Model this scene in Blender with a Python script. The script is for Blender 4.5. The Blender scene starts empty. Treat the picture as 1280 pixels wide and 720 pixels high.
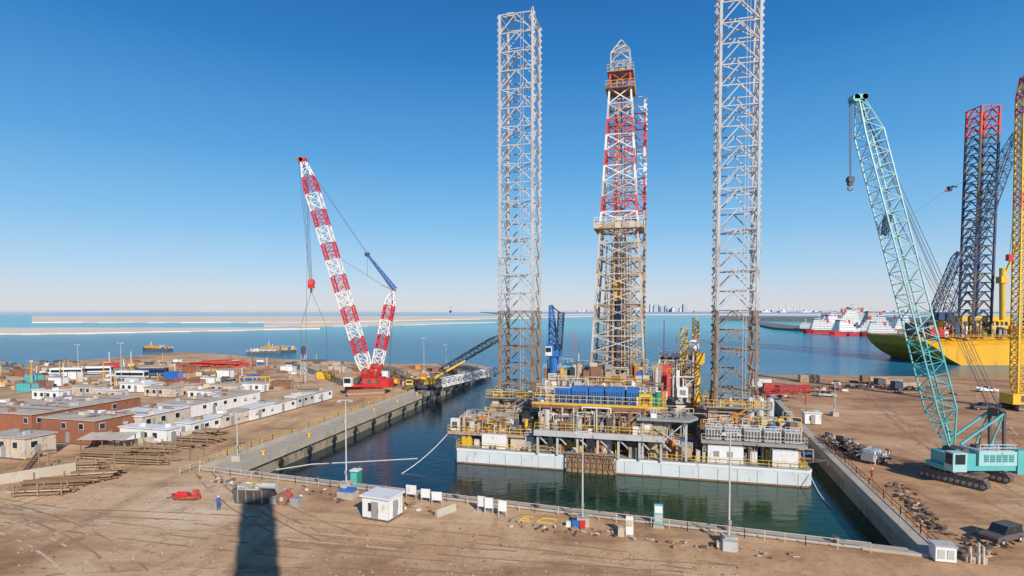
import bpy, bmesh, math, random
from mathutils import Vector, Matrix
R=random.Random(11)
sc=bpy.context.scene
rad=math.radians
# ------------------------------------------------------------ camera
F=700.0; CZ=25.0; TH=rad(2.0)
cam=bpy.data.cameras.new("camera"); co=bpy.data.objects.new("camera",cam)
sc.collection.objects.link(co); sc.camera=co
cam.sensor_width=36; cam.lens=F/1280*36; cam.shift_y=52.4/1280
cam.clip_end=60000; cam.clip_start=0.5
co.location=(0,0,CZ); co.rotation_euler=(rad(90)-TH,0,0)
ct,st=math.cos(TH),math.sin(TH)
def S(px,py,z=0.0):
    """survey: ground position (metres) of a point measured on the photograph"""
    a=(px-640)/F; b=(412.4-py)/F
    dy=ct+b*st; dz=-st+b*ct
    t=(z-CZ)/dz
    return Vector((a*t,dy*t,z))
def W(px,py,Y):
    a=(px-640)/F; b=(412.4-py)/F
    dy=ct+b*st; dz=-st+b*ct; t=Y/dy
    return Vector((a*t,Y,CZ+dz*t))
# ------------------------------------------------------------ world
SUN_EL=rad(30); sx,sy=0.41,-0.912
w=bpy.data.worlds.new("World"); sc.world=w; w.use_nodes=True
nt=w.node_tree; nt.nodes.clear()
out=nt.nodes.new("ShaderNodeOutputWorld"); bg=nt.nodes.new("ShaderNodeBackground")
sky=nt.nodes.new("ShaderNodeTexSky"); sky.sky_type='NISHITA'; sky.sun_disc=False
sky.sun_elevation=SUN_EL; sky.sun_rotation=math.atan2(sx,sy)
sky.altitude=0; sky.air_density=1.0; sky.dust_density=.6; sky.ozone_density=3
tcw=nt.nodes.new('ShaderNodeTexCoord'); sxy=nt.nodes.new('ShaderNodeSeparateXYZ'); nt.links.new(tcw.outputs['Generated'],sxy.inputs[0])
rp_=nt.nodes.new('ShaderNodeValToRGB'); nt.links.new(sxy.outputs[2],rp_.inputs[0])
stops=[(0.0,(.72,.72,.76)),(.025,(.64,.71,.80)),(.07,(.44,.66,.88)),(.14,(.24,.54,.86)),(.25,(.095,.38,.76)),(.40,(.022,.21,.58)),(.54,(.008,.12,.40)),(1.0,(.006,.06,.24))]
e=rp_.color_ramp.elements; e[0].position=0; e[0].color=(*stops[0][1],1); e[1].position=1; e[1].color=(*stops[-1][1],1)
for p_,c_ in stops[1:-1]:
    q=e.new(p_); q.color=(*c_,1)
vm=nt.nodes.new('ShaderNodeVectorMath'); vm.operation='SCALE'; vm.inputs['Scale'].default_value=10.0; nt.links.new(rp_.outputs[0],vm.inputs[0])
mxw=nt.nodes.new('ShaderNodeMix'); mxw.data_type='RGBA'; mxw.inputs['Factor'].default_value=.88
nt.links.new(sky.outputs[0],mxw.inputs['A']); nt.links.new(vm.outputs[0],mxw.inputs['B']); nt.links.new(mxw.outputs['Result'],bg.inputs[0])
bg.inputs[1].default_value=0.10; nt.links.new(bg.outputs[0],out.inputs[0])
sl=bpy.data.lights.new("sun",'SUN'); sl.energy=5.0; sl.angle=rad(0.5); sl.color=(1,0.93,0.82)
so=bpy.data.objects.new("sun",sl); sc.collection.objects.link(so)
sd=Vector((sx*math.cos(SUN_EL),sy*math.cos(SUN_EL),math.sin(SUN_EL)))
so.rotation_euler=sd.to_track_quat('Z','Y').to_euler(); so.location=(60,-100,120)
sc.view_settings.view_transform='Standard'; sc.view_settings.look='None'; sc.view_settings.exposure=0
# ------------------------------------------------------------ materials
MATS={}
def mat(name,c,rough=.55,metal=0.0,var=.25,scale=.8,rust=0.0,rustc=(.16,.07,.03)):
    if name in MATS: return MATS[name]
    m=bpy.data.materials.new(name); m.use_nodes=True; n=m.node_tree.nodes; l=m.node_tree.links
    p=n['Principled BSDF']; p.inputs['Roughness'].default_value=rough; p.inputs['Metallic'].default_value=metal
    tc=n.new('ShaderNodeTexCoord'); no=n.new('ShaderNodeTexNoise'); no.inputs['Scale'].default_value=scale
    no.inputs['Detail'].default_value=6; l.new(tc.outputs['Object'],no.inputs['Vector'])
    mx=n.new('ShaderNodeMix'); mx.data_type='RGBA'
    mx.inputs['A'].default_value=(*[x*(1-var) for x in c],1); mx.inputs['B'].default_value=(*[min(1,x*(1+var*.5)) for x in c],1)
    l.new(no.outputs['Fac'],mx.inputs['Factor']); o=mx.outputs['Result']
    if rust>0:
        n2=n.new('ShaderNodeTexNoise'); n2.inputs['Scale'].default_value=scale*1.7; n2.inputs['Detail'].default_value=8
        n2.inputs['Roughness'].default_value=.7
        mp=n.new('ShaderNodeMapping'); mp.inputs['Scale'].default_value=(1.6,1.6,.5)
        l.new(tc.outputs['Object'],mp.inputs[0]); l.new(mp.outputs[0],n2.inputs['Vector'])
        mr=n.new('ShaderNodeMapRange'); mr.inputs['From Min'].default_value=.62-rust*.25; mr.inputs['From Max'].default_value=.74-rust*.2
        l.new(n2.outputs['Fac'],mr.inputs['Value'])
        m2=n.new('ShaderNodeMix'); m2.data_type='RGBA'; m2.inputs['B'].default_value=(*rustc,1)
        l.new(mr.outputs[0],m2.inputs['Factor']); l.new(o,m2.inputs['A']); o=m2.outputs['Result']
    l.new(o,p.inputs['Base Color'])
    MATS[name]=m; return m
steel=mat('leg_steel',(.50,.51,.53),.5,0,.25,.3,.3,(.28,.20,.15))
steelw=mat('leg_steel_lower',(.29,.22,.17),.6,0,.35,.4,.5,(.12,.07,.04))  # browner, darker base with rust patches, for the lower leg bays
dsteel=mat('dark_steel',(.11,.10,.10),.6,0,.4,.5,.4)
rustm=mat('rusty_steel',(.28,.15,.09),.7,0,.4,.6,.5)
tan=mat('tan_steel',(.48,.35,.24),.6,0,.3,.6,.4)
white=mat('white_paint',(.76,.76,.75),.45,0,.15,.4,.15,(.4,.28,.18))
hullw=mat('hull_white',(.66,.70,.72),.45,0,.2,.35,.22,(.42,.36,.28))
cream=mat('cream_paint',(.60,.51,.40),.55,0,.25,.5,.3)
yellow=mat('yellow_paint',(.74,.46,.04),.5,0,.2,.6,.2)
yhull=mat('yellow_hull_paint',(.78,.40,.02),.5,0,.25,.1,.25,(.45,.20,.04))
blue=mat('blue_paint',(.025,.16,.50),.45,0,.3,.6,.2)
navy=mat('navy_paint',(.03,.06,.14),.5,0,.3,.6,.2)
teal=mat('teal_paint',(.10,.44,.45),.45,0,.2,.4,.1)
tealb=mat('teal_light_paint',(.34,.58,.60),.45,0,.2,.5,.15)
red=mat('red_paint',(.60,.03,.03),.45,0,.25,.5,.15)
fred=mat('faded_red_paint',(.58,.07,.06),.55,0,.25,.5,.25,(.5,.4,.34))
orange=mat('orange_paint',(.72,.20,.04),.5,0,.25,.5,.15)
green=mat('green_paint',(.03,.28,.20),.5,0,.25,.5)
grey=mat('grey_paint',(.31,.31,.31),.6,0,.25,.5,.2)
lgrey=mat('light_grey_paint',(.50,.50,.49),.6,0,.25,.5,.2)
black=mat('black_rubber',(.02,.02,.02),.8,0,.3,1)
glass=mat('window_glass',(.02,.03,.04),.12,0,.2,1)
conc=mat('concrete',(.46,.40,.32),.85,0,.3,.35,.25,(.26,.20,.14))
concd=mat('quay_wall_concrete',(.38,.31,.23),.85,0,.35,.25,.4,(.12,.10,.07))
timber=mat('weathered_timber',(.34,.23,.13),.85,0,.45,1.2)
brick=mat('brown_cladding',(.32,.12,.065),.75,0,.25,.6,.2)
roofm=mat('roof_sheet',(.54,.46,.38),.75,0,.3,.3,.3,(.3,.22,.16))
skin=mat('skin',(.42,.26,.18),.6,0,.1,8)
coverall=mat('blue_coverall',(.03,.10,.32),.85,0,.25,6)
rope=mat('wire_rope',(.10,.10,.11),.6,0,.2,1)
wrope=mat('mooring_rope',(.7,.7,.66),.8,0,.2,1)
sand=mat('pale_sand',(.78,.64,.53),.95,0,.15,.01)
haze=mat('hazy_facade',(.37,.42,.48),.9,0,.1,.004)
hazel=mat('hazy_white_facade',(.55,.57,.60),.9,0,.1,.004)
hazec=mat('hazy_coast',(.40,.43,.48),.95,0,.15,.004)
rock=mat('breakwater_rock',(.20,.19,.18),.9,0,.4,.08)
# ------------------------------------------------------------ mesh builder
class MB:
    def __init__(s): s.v=[];s.f=[];s.m=[];s.mats=[];s.M=Matrix.Identity(4)
    def mi(s,m):
        if m not in s.mats: s.mats.append(m)
        return s.mats.index(m)
    def add(s,vs,fs,m):
        b=len(s.v); s.v+= [s.M@Vector(v) for v in vs]; k=s.mi(m)
        for f in fs: s.f.append([b+i for i in f]); s.m.append(k)
    def box(s,x0,x1,y0,y1,z0,z1,m):
        s.add([(x0,y0,z0),(x1,y0,z0),(x1,y1,z0),(x0,y1,z0),(x0,y0,z1),(x1,y0,z1),(x1,y1,z1),(x0,y1,z1)],
          [(3,2,1,0),(4,5,6,7),(0,1,5,4),(1,2,6,5),(2,3,7,6),(3,0,4,7)],m)
    def cb(s,c,d,m,rz=0):
        x,y,z=[q/2 for q in d]; cs,sn=math.cos(rz),math.sin(rz)
        vs=[]
        for zz in(-z,z):
            for (a,b) in((-x,-y),(x,-y),(x,y),(-x,y)): vs.append((c[0]+a*cs-b*sn,c[1]+a*sn+b*cs,c[2]+zz))
        s.add(vs,[(3,2,1,0),(4,5,6,7),(0,1,5,4),(1,2,6,5),(2,3,7,6),(3,0,4,7)],m)
    def beam(s,a,b,r,m,n=4,r2=None,cap=False):
        a=Vector(a);b=Vector(b); d=b-a
        if d.length<1e-5: return
        d.normalize(); u=Vector((0,0,1)) if abs(d.z)<.9 else Vector((1,0,0))
        p=d.cross(u).normalized(); q=d.cross(p); r2=r if r2 is None else r2
        vs=[]
        for (c,rr) in((a,r),(b,r2)):
            for i in range(n):
                t=2*math.pi*(i+.5)/n; vs.append(c+p*math.cos(t)*rr*1.2+q*math.sin(t)*rr*1.2)
        fs=[(i,(i+1)%n,n+(i+1)%n,n+i) for i in range(n)]
        if cap or n>4: fs+=[tuple(range(n-1,-1,-1)),tuple(range(n,2*n))]
        s.add(vs,fs,m)
    def cyl(s,a,b,r,m,n=14,r2=None): s.beam(a,b,r/1.2,m,n,None if r2 is None else r2/1.2,True)
    def prism(s,pts,z0,z1,m,mt=None):
        n=len(pts); s.add([(p[0],p[1],z0) for p in pts]+[(p[0],p[1],z1) for p in pts],
           [(i,(i+1)%n,n+(i+1)%n,n+i) for i in range(n)]+[tuple(range(n-1,-1,-1))],m)
        s.add([(p[0],p[1],z1) for p in pts],[tuple(range(n))],mt or m)
    def sphere(s,c,r,m,nu=12,nv=8,sc_=(1,1,1),half=False):
        vs=[];fs=[]
        for j in range(nv+1):
            ph=(math.pi/2 if half else math.pi)*j/nv
            for i in range(nu):
                t=2*math.pi*i/nu
                vs.append((c[0]+r*sc_[0]*math.sin(ph)*math.cos(t),c[1]+r*sc_[1]*math.sin(ph)*math.sin(t),c[2]+r*sc_[2]*math.cos(ph)))
        for j in range(nv):
            for i in range(nu):
                fs.append((j*nu+i,(j+1)*nu+i,(j+1)*nu+(i+1)%nu,j*nu+(i+1)%nu))
        s.add(vs,fs,m)
    def rail(s,pts,m,h=1.1,sp=1.8,r=.045,closed=False):
        pts=[Vector(p) for p in pts]
        if closed: pts.append(pts[0])
        for a,b in zip(pts[:-1],pts[1:]):
            for k in (1,.5): s.beam(a+Vector((0,0,h*k)),b+Vector((0,0,h*k)),r,m)
            n=max(1,int((b-a).length/sp))
            for i in range(n+1):
                p=a.lerp(b,i/n); s.beam(p,p+Vector((0,0,h)),r,m)
    def stairs(s,a,b,wd,m,n=10):
        a=Vector(a);b=Vector(b);d=b-a; side=Vector((-d.y,d.x,0)).normalized()*wd/2
        for k in(-1,1):
            s.beam(a+side*k,b+side*k,.1,m); s.beam(a+side*k+Vector((0,0,1)),b+side*k+Vector((0,0,1)),.05,yellow)
        for i in range(n): p=a.lerp(b,(i+.5)/n); s.beam(p-side,p+side,.08,m)
    def finish(s,name,parent=None,M=None,smooth=False,bevel=0):
        me=bpy.data.meshes.new(name); me.from_pydata([tuple(v) for v in s.v],[],s.f)
        for m in s.mats: me.materials.append(m)
        me.polygons.foreach_set('material_index',s.m)
        if smooth: me.polygons.foreach_set('use_smooth',[True]*len(s.f))
        me.update(); o=bpy.data.objects.new(name,me); sc.collection.objects.link(o)
        if M is not None: o.matrix_world=M
        if parent: o.parent=parent
        if bevel:
            bv=o.modifiers.new('bevel','BEVEL'); bv.width=bevel; bv.segments=2; bv.limit_method='ANGLE'
        return o
def place(p,rz=0): return Matrix.Translation(Vector(p))@Matrix.Rotation(rz,4,'Z')
def empty(name,M):
    e=bpy.data.objects.new(name,None); sc.collection.objects.link(e); e.matrix_world=M; return e
def lattice(mb,a,b,wf,nb,rc,rb,mf,style='K',ref=(1,0,0),depth=1.0):
    a=Vector(a);b=Vector(b);d=(b-a).normalized(); s1=Vector(ref); s1=(s1-d*s1.dot(d)).normalized(); s2=d.cross(s1)
    def cor(i):
        t=i/nb; wd=wf(t)/2; c=a.lerp(b,t)
        return [c+s1*wd*x+s2*wd*y*depth for x,y in((-1,-1),(1,-1),(1,1),(-1,1))]
    prev=cor(0)
    for i in range(nb):
        cur=cor(i+1); m=mf(i)
        for k in range(4):
            k2=(k+1)%4
            mb.beam(prev[k],cur[k],rc,m); mb.beam(cur[k],cur[k2],rb,m)
            if style=='K':
                mid=(cur[k]+cur[k2])/2; mb.beam(prev[k],mid,rb,m); mb.beam(prev[k2],mid,rb,m)
            elif style=='X':
                mb.beam(prev[k],cur[k2],rb,m); mb.beam(prev[k2],cur[k],rb,m)
            else:
                if (i+k)%2: mb.beam(prev[k],cur[k2],rb,m)
                else: mb.beam(prev[k2],cur[k],rb,m)
        prev=cur
def boomw(w,e=.12,mn=.25): return lambda t: w*max(mn,min(1,t/e*(1-mn)+mn,(1-t)/e*(1-mn)+mn))
def clutter(mb,x0,x1,y0,y1,z,n,mh,pal,pipe=True):
    for i in range(n):
        x=R.uniform(x0,x1);y=R.uniform(y0,y1);m=R.choice(pal);k=R.random()
        if k<.5:
            a=R.uniform(.3,2.2);b=R.uniform(.3,1.4);h=R.uniform(.3,mh)
            mb.cb((x,y,z+h/2+R.uniform(0,.02)),(a,b,h),m,R.choice((0,0,0,.1,-.1)))
            if a>1.0 and R.random()<.7: mb.cb((x,y-b/2-.03,z+h*.5),(a*.6,.05,h*.5),R.choice((dsteel,grey,white)))
            if R.random()<.4: mb.rail([(x-a/2,y-b/2,z+h),(x+a/2,y-b/2,z+h)],R.choice((yellow,white)),.9,.9,.035)
        elif k<.63:
            h=R.uniform(.8,mh*1.1); mb.cyl((x,y,z),(x,y,z+h),R.uniform(.15,.55),m,10)
        elif k<.73:
            L=R.uniform(1,3); mb.cyl((x,y,z+.6),(x+L,y,z+.6),R.uniform(.2,.45),m,10)
        elif pipe:
            h=R.uniform(.5,mh*1.2);L=R.uniform(1,5);r=R.uniform(.05,.12)
            mb.beam((x,y,z),(x,y,z+h),r,m); mb.beam((x,y,z+h),(x+L,y,z+h),r,m); mb.beam((x+L,y,z),(x+L,y,z+h),r,m)
            if R.random()<.4: mb.beam((x,y,z),(x+L,y,z+h),r*.8,m)
# ------------------------------------------------------------ ground
def groundmat():
    m=bpy.data.materials.new('sandy_ground'); m.use_nodes=True; n=m.node_tree.nodes; l=m.node_tree.links
    p=n['Principled BSDF']; p.inputs['Roughness'].default_value=.95
    g=n.new('ShaderNodeNewGeometry')
    def noise(scale,det=6,mapscale=None,rot=0,ro=.6):
        t=n.new('ShaderNodeTexNoise'); t.inputs['Scale'].default_value=scale; t.inputs['Detail'].default_value=det; t.inputs['Roughness'].default_value=ro
        mp=n.new('ShaderNodeMapping'); mp.inputs['Rotation'].default_value=(0,0,rot)
        if mapscale: mp.inputs['Scale'].default_value=mapscale
        l.new(g.outputs['Position'],mp.inputs['Vector']); l.new(mp.outputs[0],t.inputs['Vector']); return t.outputs['Fac']
    def ramp(fac,stops):
        r=n.new('ShaderNodeValToRGB'); l.new(fac,r.inputs[0]); e=r.color_ramp.elements
        e[0].position=stops[0][0]; e[0].color=(*stops[0][1],1); e[1].position=stops[-1][0]; e[1].color=(*stops[-1][1],1)
        for s_ in stops[1:-1]:
            q=e.new(s_[0]); q.color=(*s_[1],1)
        return r.outputs[0]
    def mix(a,b,f,bt='MIX'):
        x=n.new('ShaderNodeMix'); x.data_type='RGBA'; x.blend_type=bt
        l.new(a,x.inputs['A']); l.new(b,x.inputs['B'])
        if isinstance(f,float): x.inputs['Factor'].default_value=f
        else: l.new(f,x.inputs['Factor'])
        return x.outputs['Result']
    base=ramp(noise(.035,9,None,.4,.65),[(.36,(.36,.19,.095)),(.47,(.56,.345,.185)),(.56,(.64,.43,.25)),(.66,(.72,.54,.36))])
    tr=ramp(noise(1,5,(.05,.22,1),rad(24)),[(.38,(.62,.56,.50)),(.48,(1,1,1)),(.62,(1.0,.98,.95))])
    tr2=ramp(noise(1,5,(.25,.05,1),rad(-20)),[(.38,(.70,.64,.60)),(.47,(1,1,1)),(.6,(1,1,1))])
    c=mix(base,tr,.6,'MULTIPLY'); c=mix(c,tr2,.6,'MULTIPLY')
    fine=ramp(noise(1.3,8,None,0,.7),[(.3,(.66,.61,.57)),(.5,(.95,.95,.95)),(.7,(1,1,1))])
    c=mix(c,fine,.75,'MULTIPLY')
    sp=ramp(noise(.16,7,None,0,.75),[(.57,(0,0,0)),(.65,(1,1,1))])
    dk=n.new('ShaderNodeRGB'); dk.outputs[0].default_value=(.24,.13,.07,1)
    fm=n.new('ShaderNodeMath'); fm.operation='MULTIPLY'; fm.inputs[1].default_value=.6; l.new(sp,fm.inputs[0])
    c=mix(c,dk.outputs[0],fm.outputs[0])
    sx_=n.new('ShaderNodeSeparateXYZ'); l.new(g.outputs['Position'],sx_.inputs[0])
    mr=n.new('ShaderNodeMapRange'); mr.inputs['From Min'].default_value=20; mr.inputs['From Max'].default_value=90; mr.inputs['To Max'].default_value=.7
    l.new(sx_.outputs[0],mr.inputs[0])
    rd=n.new('ShaderNodeRGB'); rd.outputs[0].default_value=(.80,.62,.55,1)
    x=n.new('ShaderNodeMix'); x.data_type='RGBA'; x.blend_type='MULTIPLY'; l.new(c,x.inputs['A']); l.new(rd.outputs[0],x.inputs['B']); l.new(mr.outputs[0],x.inputs['Factor'])
    l.new(x.outputs['Result'],p.inputs['Base Color'])
    bp=n.new('ShaderNodeBump'); bp.inputs['Strength'].default_value=.6; bp.inputs['Distance'].default_value=.2
    l.new(noise(.9,8,None,0,.65),bp.inputs['Height']); l.new(bp.outputs[0],p.inputs['Normal'])
    return m
gm=groundmat()
A=Vector((-44,86,0)); B=Vector((42.5,56.6,0)); C=Vector((59,111.5,0)); D_=Vector((93,217,0)); E=Vector((-9,246,0))
land=[(-3000,-900),(3000,-900),(3000,150),(600,190),(190,208),(93,217),(59,111.5),(42.5,56.6),(-44,86),(-9,246),
      (-20,262),(-56,261),(-90,276),(-129,292),(-165,318),(-197,336),(-217,282),(-213,233),(-300,222),(-3000,200)]
mb=MB(); mb.prism(land,-7,0,concd,gm)
go=mb.finish('ground')
bm=bmesh.new(); bm.from_mesh(go.data); bmesh.ops.recalc_face_normals(bm,faces=bm.faces[:]); bmesh.ops.triangulate(bm,faces=[f for f in bm.faces if len(f.verts)>4]); bm.to_mesh(go.data); bm.free()
trk=mat('compacted_track_soil',(.36,.22,.13),.95,0,.35,.6); trl=mat('loose_track_soil',(.64,.46,.30),.95,0,.25,.6)
mb=MB()
def track(p0,p1,p2,m,gap=2.1,wd=.42,zz=.004):
    p0,p1,p2=Vector(p0),Vector(p1),Vector(p2); N=60
    P=[p0*(1-t)**2+p1*2*t*(1-t)+p2*t*t for t in [i/N for i in range(N+1)]]
    for s_ in(-1,1):
        for i in range(N):
            if R.random()<.35: continue
            a,b=P[i],P[i+1]; d=(b-a).normalized(); nn=Vector((-d.y,d.x,0)); o1=s_*gap/2-wd/2; wv=wd*R.uniform(.4,1.1)
            z=Vector((0,0,zz))
            mb.add([a+nn*o1+z,b+nn*o1+z,b+nn*(o1+wv)+z,a+nn*(o1+wv)+z],[(0,1,2,3)],m)
tk=[((-130,60,0),(-40,80,0),(60,34,0)),((-120,90,0),(-60,60,0),(20,50,0)),((-60,46,0),(-10,58,0),(60,30,0)),((-70,140,0),(-62,90,0),(-20,58,0)),((-66,150,0),(-55,96,0),(-70,50,0)),
 ((62,50,0),(66,90,0),(120,190,0)),((58,40,0),(74,80,0),(150,180,0)),((50,36,0),(90,60,0),(190,110,0)),((-30,40,0),(-50,70,0),(-110,78,0))]
for i,(a,b,c) in enumerate(tk):
    track(a,b,c,trk if i%2 else trl,zz=.004+.0015*i,wd=.34)
    track(Vector(a)+Vector((3.5,2,0)),Vector(b)+Vector((-1,4,0)),Vector(c)+Vector((2,3,0)),trk,zz=.02+.0015*i,wd=.28)
mb.finish('tyre_tracks')
# ------------------------------------------------------------ water
def watermat():
    m=bpy.data.materials.new('sea_water'); m.use_nodes=True; n=m.node_tree.nodes; l=m.node_tree.links
    p=n['Principled BSDF']; p.inputs['Roughness'].default_value=.10; p.inputs['IOR'].default_value=1.28
    g=n.new('ShaderNodeNewGeometry'); s_=n.new('ShaderNodeSeparateXYZ'); l.new(g.outputs['Position'],s_.inputs[0])
    def rng(o,a,b,c=0,d=1):
        r=n.new('ShaderNodeMapRange'); r.inputs['From Min'].default_value=a; r.inputs['From Max'].default_value=b; r.inputs['To Min'].default_value=c; r.inputs['To Max'].default_value=d; l.new(o,r.inputs[0]); return r.outputs[0]
    def mx(a,b,f):
        x=n.new('ShaderNodeMix'); x.data_type='RGBA'
        for k,v in(('A',a),('B',b)):
            if isinstance(v,tuple): x.inputs[k].default_value=(*v,1)
            else: l.new(v,x.inputs[k])
        l.new(f,x.inputs['Factor']); return x.outputs['Result']
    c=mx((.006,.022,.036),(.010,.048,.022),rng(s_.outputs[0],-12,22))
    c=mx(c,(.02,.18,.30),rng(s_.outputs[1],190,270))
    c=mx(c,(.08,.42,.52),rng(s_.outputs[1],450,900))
    c=mx(c,(.46,.58,.66),rng(s_.outputs[1],1100,4500))  # paler towards the horizon: aerial haze put into the water colour
    l.new(c,p.inputs['Base Color'])
    no=n.new('ShaderNodeTexNoise'); no.inputs['Scale'].default_value=.9; no.inputs['Detail'].default_value=5
    mp=n.new('ShaderNodeMapping'); mp.inputs['Scale'].default_value=(.5,1,1); l.new(g.outputs['Position'],mp.inputs[0]); l.new(mp.outputs[0],no.inputs['Vector'])
    bp=n.new('ShaderNodeBump'); bp.inputs['Distance'].default_value=.18
    l.new(rng(s_.outputs[1],150,300,.35,1.0),bp.inputs['Strength'])
    l.new(no.outputs['Fac'],bp.inputs['Height']); l.new(bp.outputs[0],p.inputs['Normal'])
    # matt share of the water colour grows with distance; far out it imitates haze
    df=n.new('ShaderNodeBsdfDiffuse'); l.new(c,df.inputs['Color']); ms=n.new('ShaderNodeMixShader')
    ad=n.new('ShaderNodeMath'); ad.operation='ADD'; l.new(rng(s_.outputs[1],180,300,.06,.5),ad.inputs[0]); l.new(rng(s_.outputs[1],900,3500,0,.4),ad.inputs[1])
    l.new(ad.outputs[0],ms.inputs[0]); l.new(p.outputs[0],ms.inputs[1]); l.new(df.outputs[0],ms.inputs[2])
    l.new(ms.outputs[0],n['Material Output'].inputs[0])
    return m
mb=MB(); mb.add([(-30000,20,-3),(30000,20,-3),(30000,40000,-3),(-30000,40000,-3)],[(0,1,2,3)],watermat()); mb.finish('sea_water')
# ------------------------------------------------------------ quay copings and aprons
def strip(a,b,w0,w1,z0,z1,m,name):
    a=Vector(a);b=Vector(b);d=(b-a);d.z=0;d.normalize();nrm=Vector((-d.y,d.x,0))
    mb=MB(); q=[a+nrm*w0,b+nrm*w0,b+nrm*w1,a+nrm*w1]; mb.prism([(v.x,v.y) for v in q],z0,z1,m)
    o=mb.finish(name); b2=bmesh.new(); b2.from_mesh(o.data); bmesh.ops.recalc_face_normals(b2,faces=b2.faces[:]); b2.to_mesh(o.data); b2.free(); return o
strip(A,E,-.3,4.8,-.9,.06,conc,'quay_apron')
strip(A,E,4.8,5.3,-.2,.7,conc,'quay_kerb_wall')
strip(A,E,-.6,.2,-.8,.35,conc,'quay_coping')
strip(B+(A-B).normalized()*-.5,A,-.4,.9,-.8,.3,conc,'quay_coping')
strip(B,C,-1.2,.3,-.8,.45,conc,'quay_coping'); strip(C,D_,-1.2,.3,-.8,.45,conc,'quay_coping')
dAE=(E-A).normalized(); nAE=Vector((-dAE.y,dAE.x,0))
mb=MB(); mb.rail([A+nAE*5.05+dAE*t+Vector((0,0,.7)) for t in range(0,90,6)],yellow,1.0,3,.05); mb.finish('quay_railing')
dAB=(B-A).normalized(); nAB=Vector((dAB.y,-dAB.x,0))
mb=MB(); mb.rail([A+dAB*t+nAB*1.6 for t in range(-4,92,6)],cream,1.1,2,.04); mb.finish('quay_railing')
mb=MB(); mb.rail([A+nAE*6+dAE*t for t in (-3,3,9,15)]+[],cream,1.1,2,.04); mb.finish('quay_railing')
dBC=(C-B).normalized(); nBC=Vector((dBC.y,-dBC.x,0))
mb=MB(); mb.rail([B+dBC*t+nBC*1.6 for t in range(0,60,6)],rustm,1.1,2,.05); mb.finish('quay_railing')
mb=MB()
for t in range(12,150,9):
    p=A+dAE*t-nAE*.75+Vector((0,0,-1.6)); mb.cyl(p,p-nAE*.35,.6,black,12)
mb.finish('tyre_fenders')
# ------------------------------------------------------------ THE RIG
O=Vector((-9.9,102,-3)); RA=-math.atan2(.2487,.9686)
rig=empty('jackup_drilling_rig',place(O,RA))
pal=[white,cream,cream,grey,lgrey,tan,tan,rustm,rustm,dsteel,yellow,blue,orange,lgrey,tan]
pal2=[cream,tan,rustm,grey,white,lgrey,dsteel,dsteel,tan,rustm]
mb=MB()
pf=[(-.2,0),(58.4,0),(59.2,1.2),(59.2,40),(55,43),(3,43),(-1,40),(-1,1.2)]
def off(pf,k): return [(x+(k if x>29 else -k),y+(k if y>20 else -k)) for x,y in pf]
mb.prism(pf,-1.5,2.6,hullw,grey); mb.prism(off(pf,.05),-1.5,.25,rustm); mb.prism(off(pf,.06),2.3,2.75,white,grey)
for x in range(3,58,3): mb.box(x,x+.1,-.05,0,.3,2.2,lgrey)
mb.rail([(0,.3,2.75),(19,.3,2.75)],yellow); mb.rail([(34,.3,2.75),(58.4,.3,2.75),(58.6,38,2.75)],yellow); mb.rail([(-.6,.8,2.75),(-.6,38,2.75)],yellow)
for x in (6,12,40,52): 
    for k in(0,.8): mb.cyl((x+k,.9,2.7),(x+k,.9,3.4),.2,dsteel,8)
mb.finish('hull',rig)
mb=MB()
clutter(mb,0,58,1.5,8,2.75,210,2.8,pal); clutter(mb,16,40,4,12,2.75,70,3.4,pal2)
mb.box(4.2,8.8,1.2,3.8,2.75,5.3,white); mb.box(9.6,12.4,1.4,3.8,2.75,4.6,cream)
mb.box(43.5,49,.9,3.4,2.75,5.6,white); mb.box(53.4,57.2,.9,3.3,2.75,5.4,white); mb.box(38.4,41,1.2,3.4,2.75,5.0,tan)
for x in(44.4,46.5): mb.box(x,x+.9,.84,.9,3.9,4.8,grey)
mb.box(14,38,13,36,2.75,6.15,dsteel)
mb.box(2,14,20,38,2.75,8,lgrey); mb.box(43,56,20,38,2.75,8.5,cream)
mb.finish('deck_machinery',rig)
mb=MB()
for x in [20.2+i*1.05 for i in range(9)]: mb.beam((x,-.7,-.2),(x,-.7,3.4),.1,rustm); mb.beam((x,-.7,-.2),(x+.9 if x<27 else x-.9,-.7,3.2),.06,timber)
for z in(-.1,.9,1.9,2.9): mb.beam((20.2,-.7,z),(28.6,-.7,z),.1,rustm)
mb.box(20.2,28.6,-1.0,-.1,3.3,3.45,timber); mb.box(20.4,28.4,-.55,-.35,-.1,2.4,timber)
mb.finish('boat_landing',rig)
mb=MB()
mb.box(14.5,36.5,-.8,34,6.2,7.0,tan); mb.box(14.4,36.6,-1.0,-.8,6.1,7.1,lgrey)
for x in [15+i*3.5 for i in range(7)]:
    mb.beam((x,-.3,2.75),(x,-.3,6.2),.22,lgrey); mb.beam((x,-.3,6.1),(x+1.6,-.3,4.6),.12,lgrey)
mb.rail([(14.5,-.7,7.2),(36.4,-.7,7.2)],yellow,1.1)
clutter(mb,15,36,.2,3.5,7.0,150,3.4,pal2)
mb.box(17,23,3,10,7,10.2,rustm); mb.box(24,27.5,2.4,6,7,9.4,tan); mb.box(29,35,3,10,7,10.4,dsteel)
for x in(17.2,19,20.8,29.3,31,32.8): mb.box(x,x+1.3,2.9,3.0,7.4,9.6,R.choice((tan,rustm,cream)))
for y in (1.0,1.6): mb.cyl((15.5,y,9.6),(35.5,y,9.6),.18,cream,8)
for x in [15.2+i*2.0 for i in range(11)]: mb.beam((x,.6,7),(x,.6,11),.13,R.choice((cream,tan,rustm))); mb.beam((x,.6,7),(x+2,.6,10.9),.07,R.choice((tan,rustm,grey)))
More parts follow.
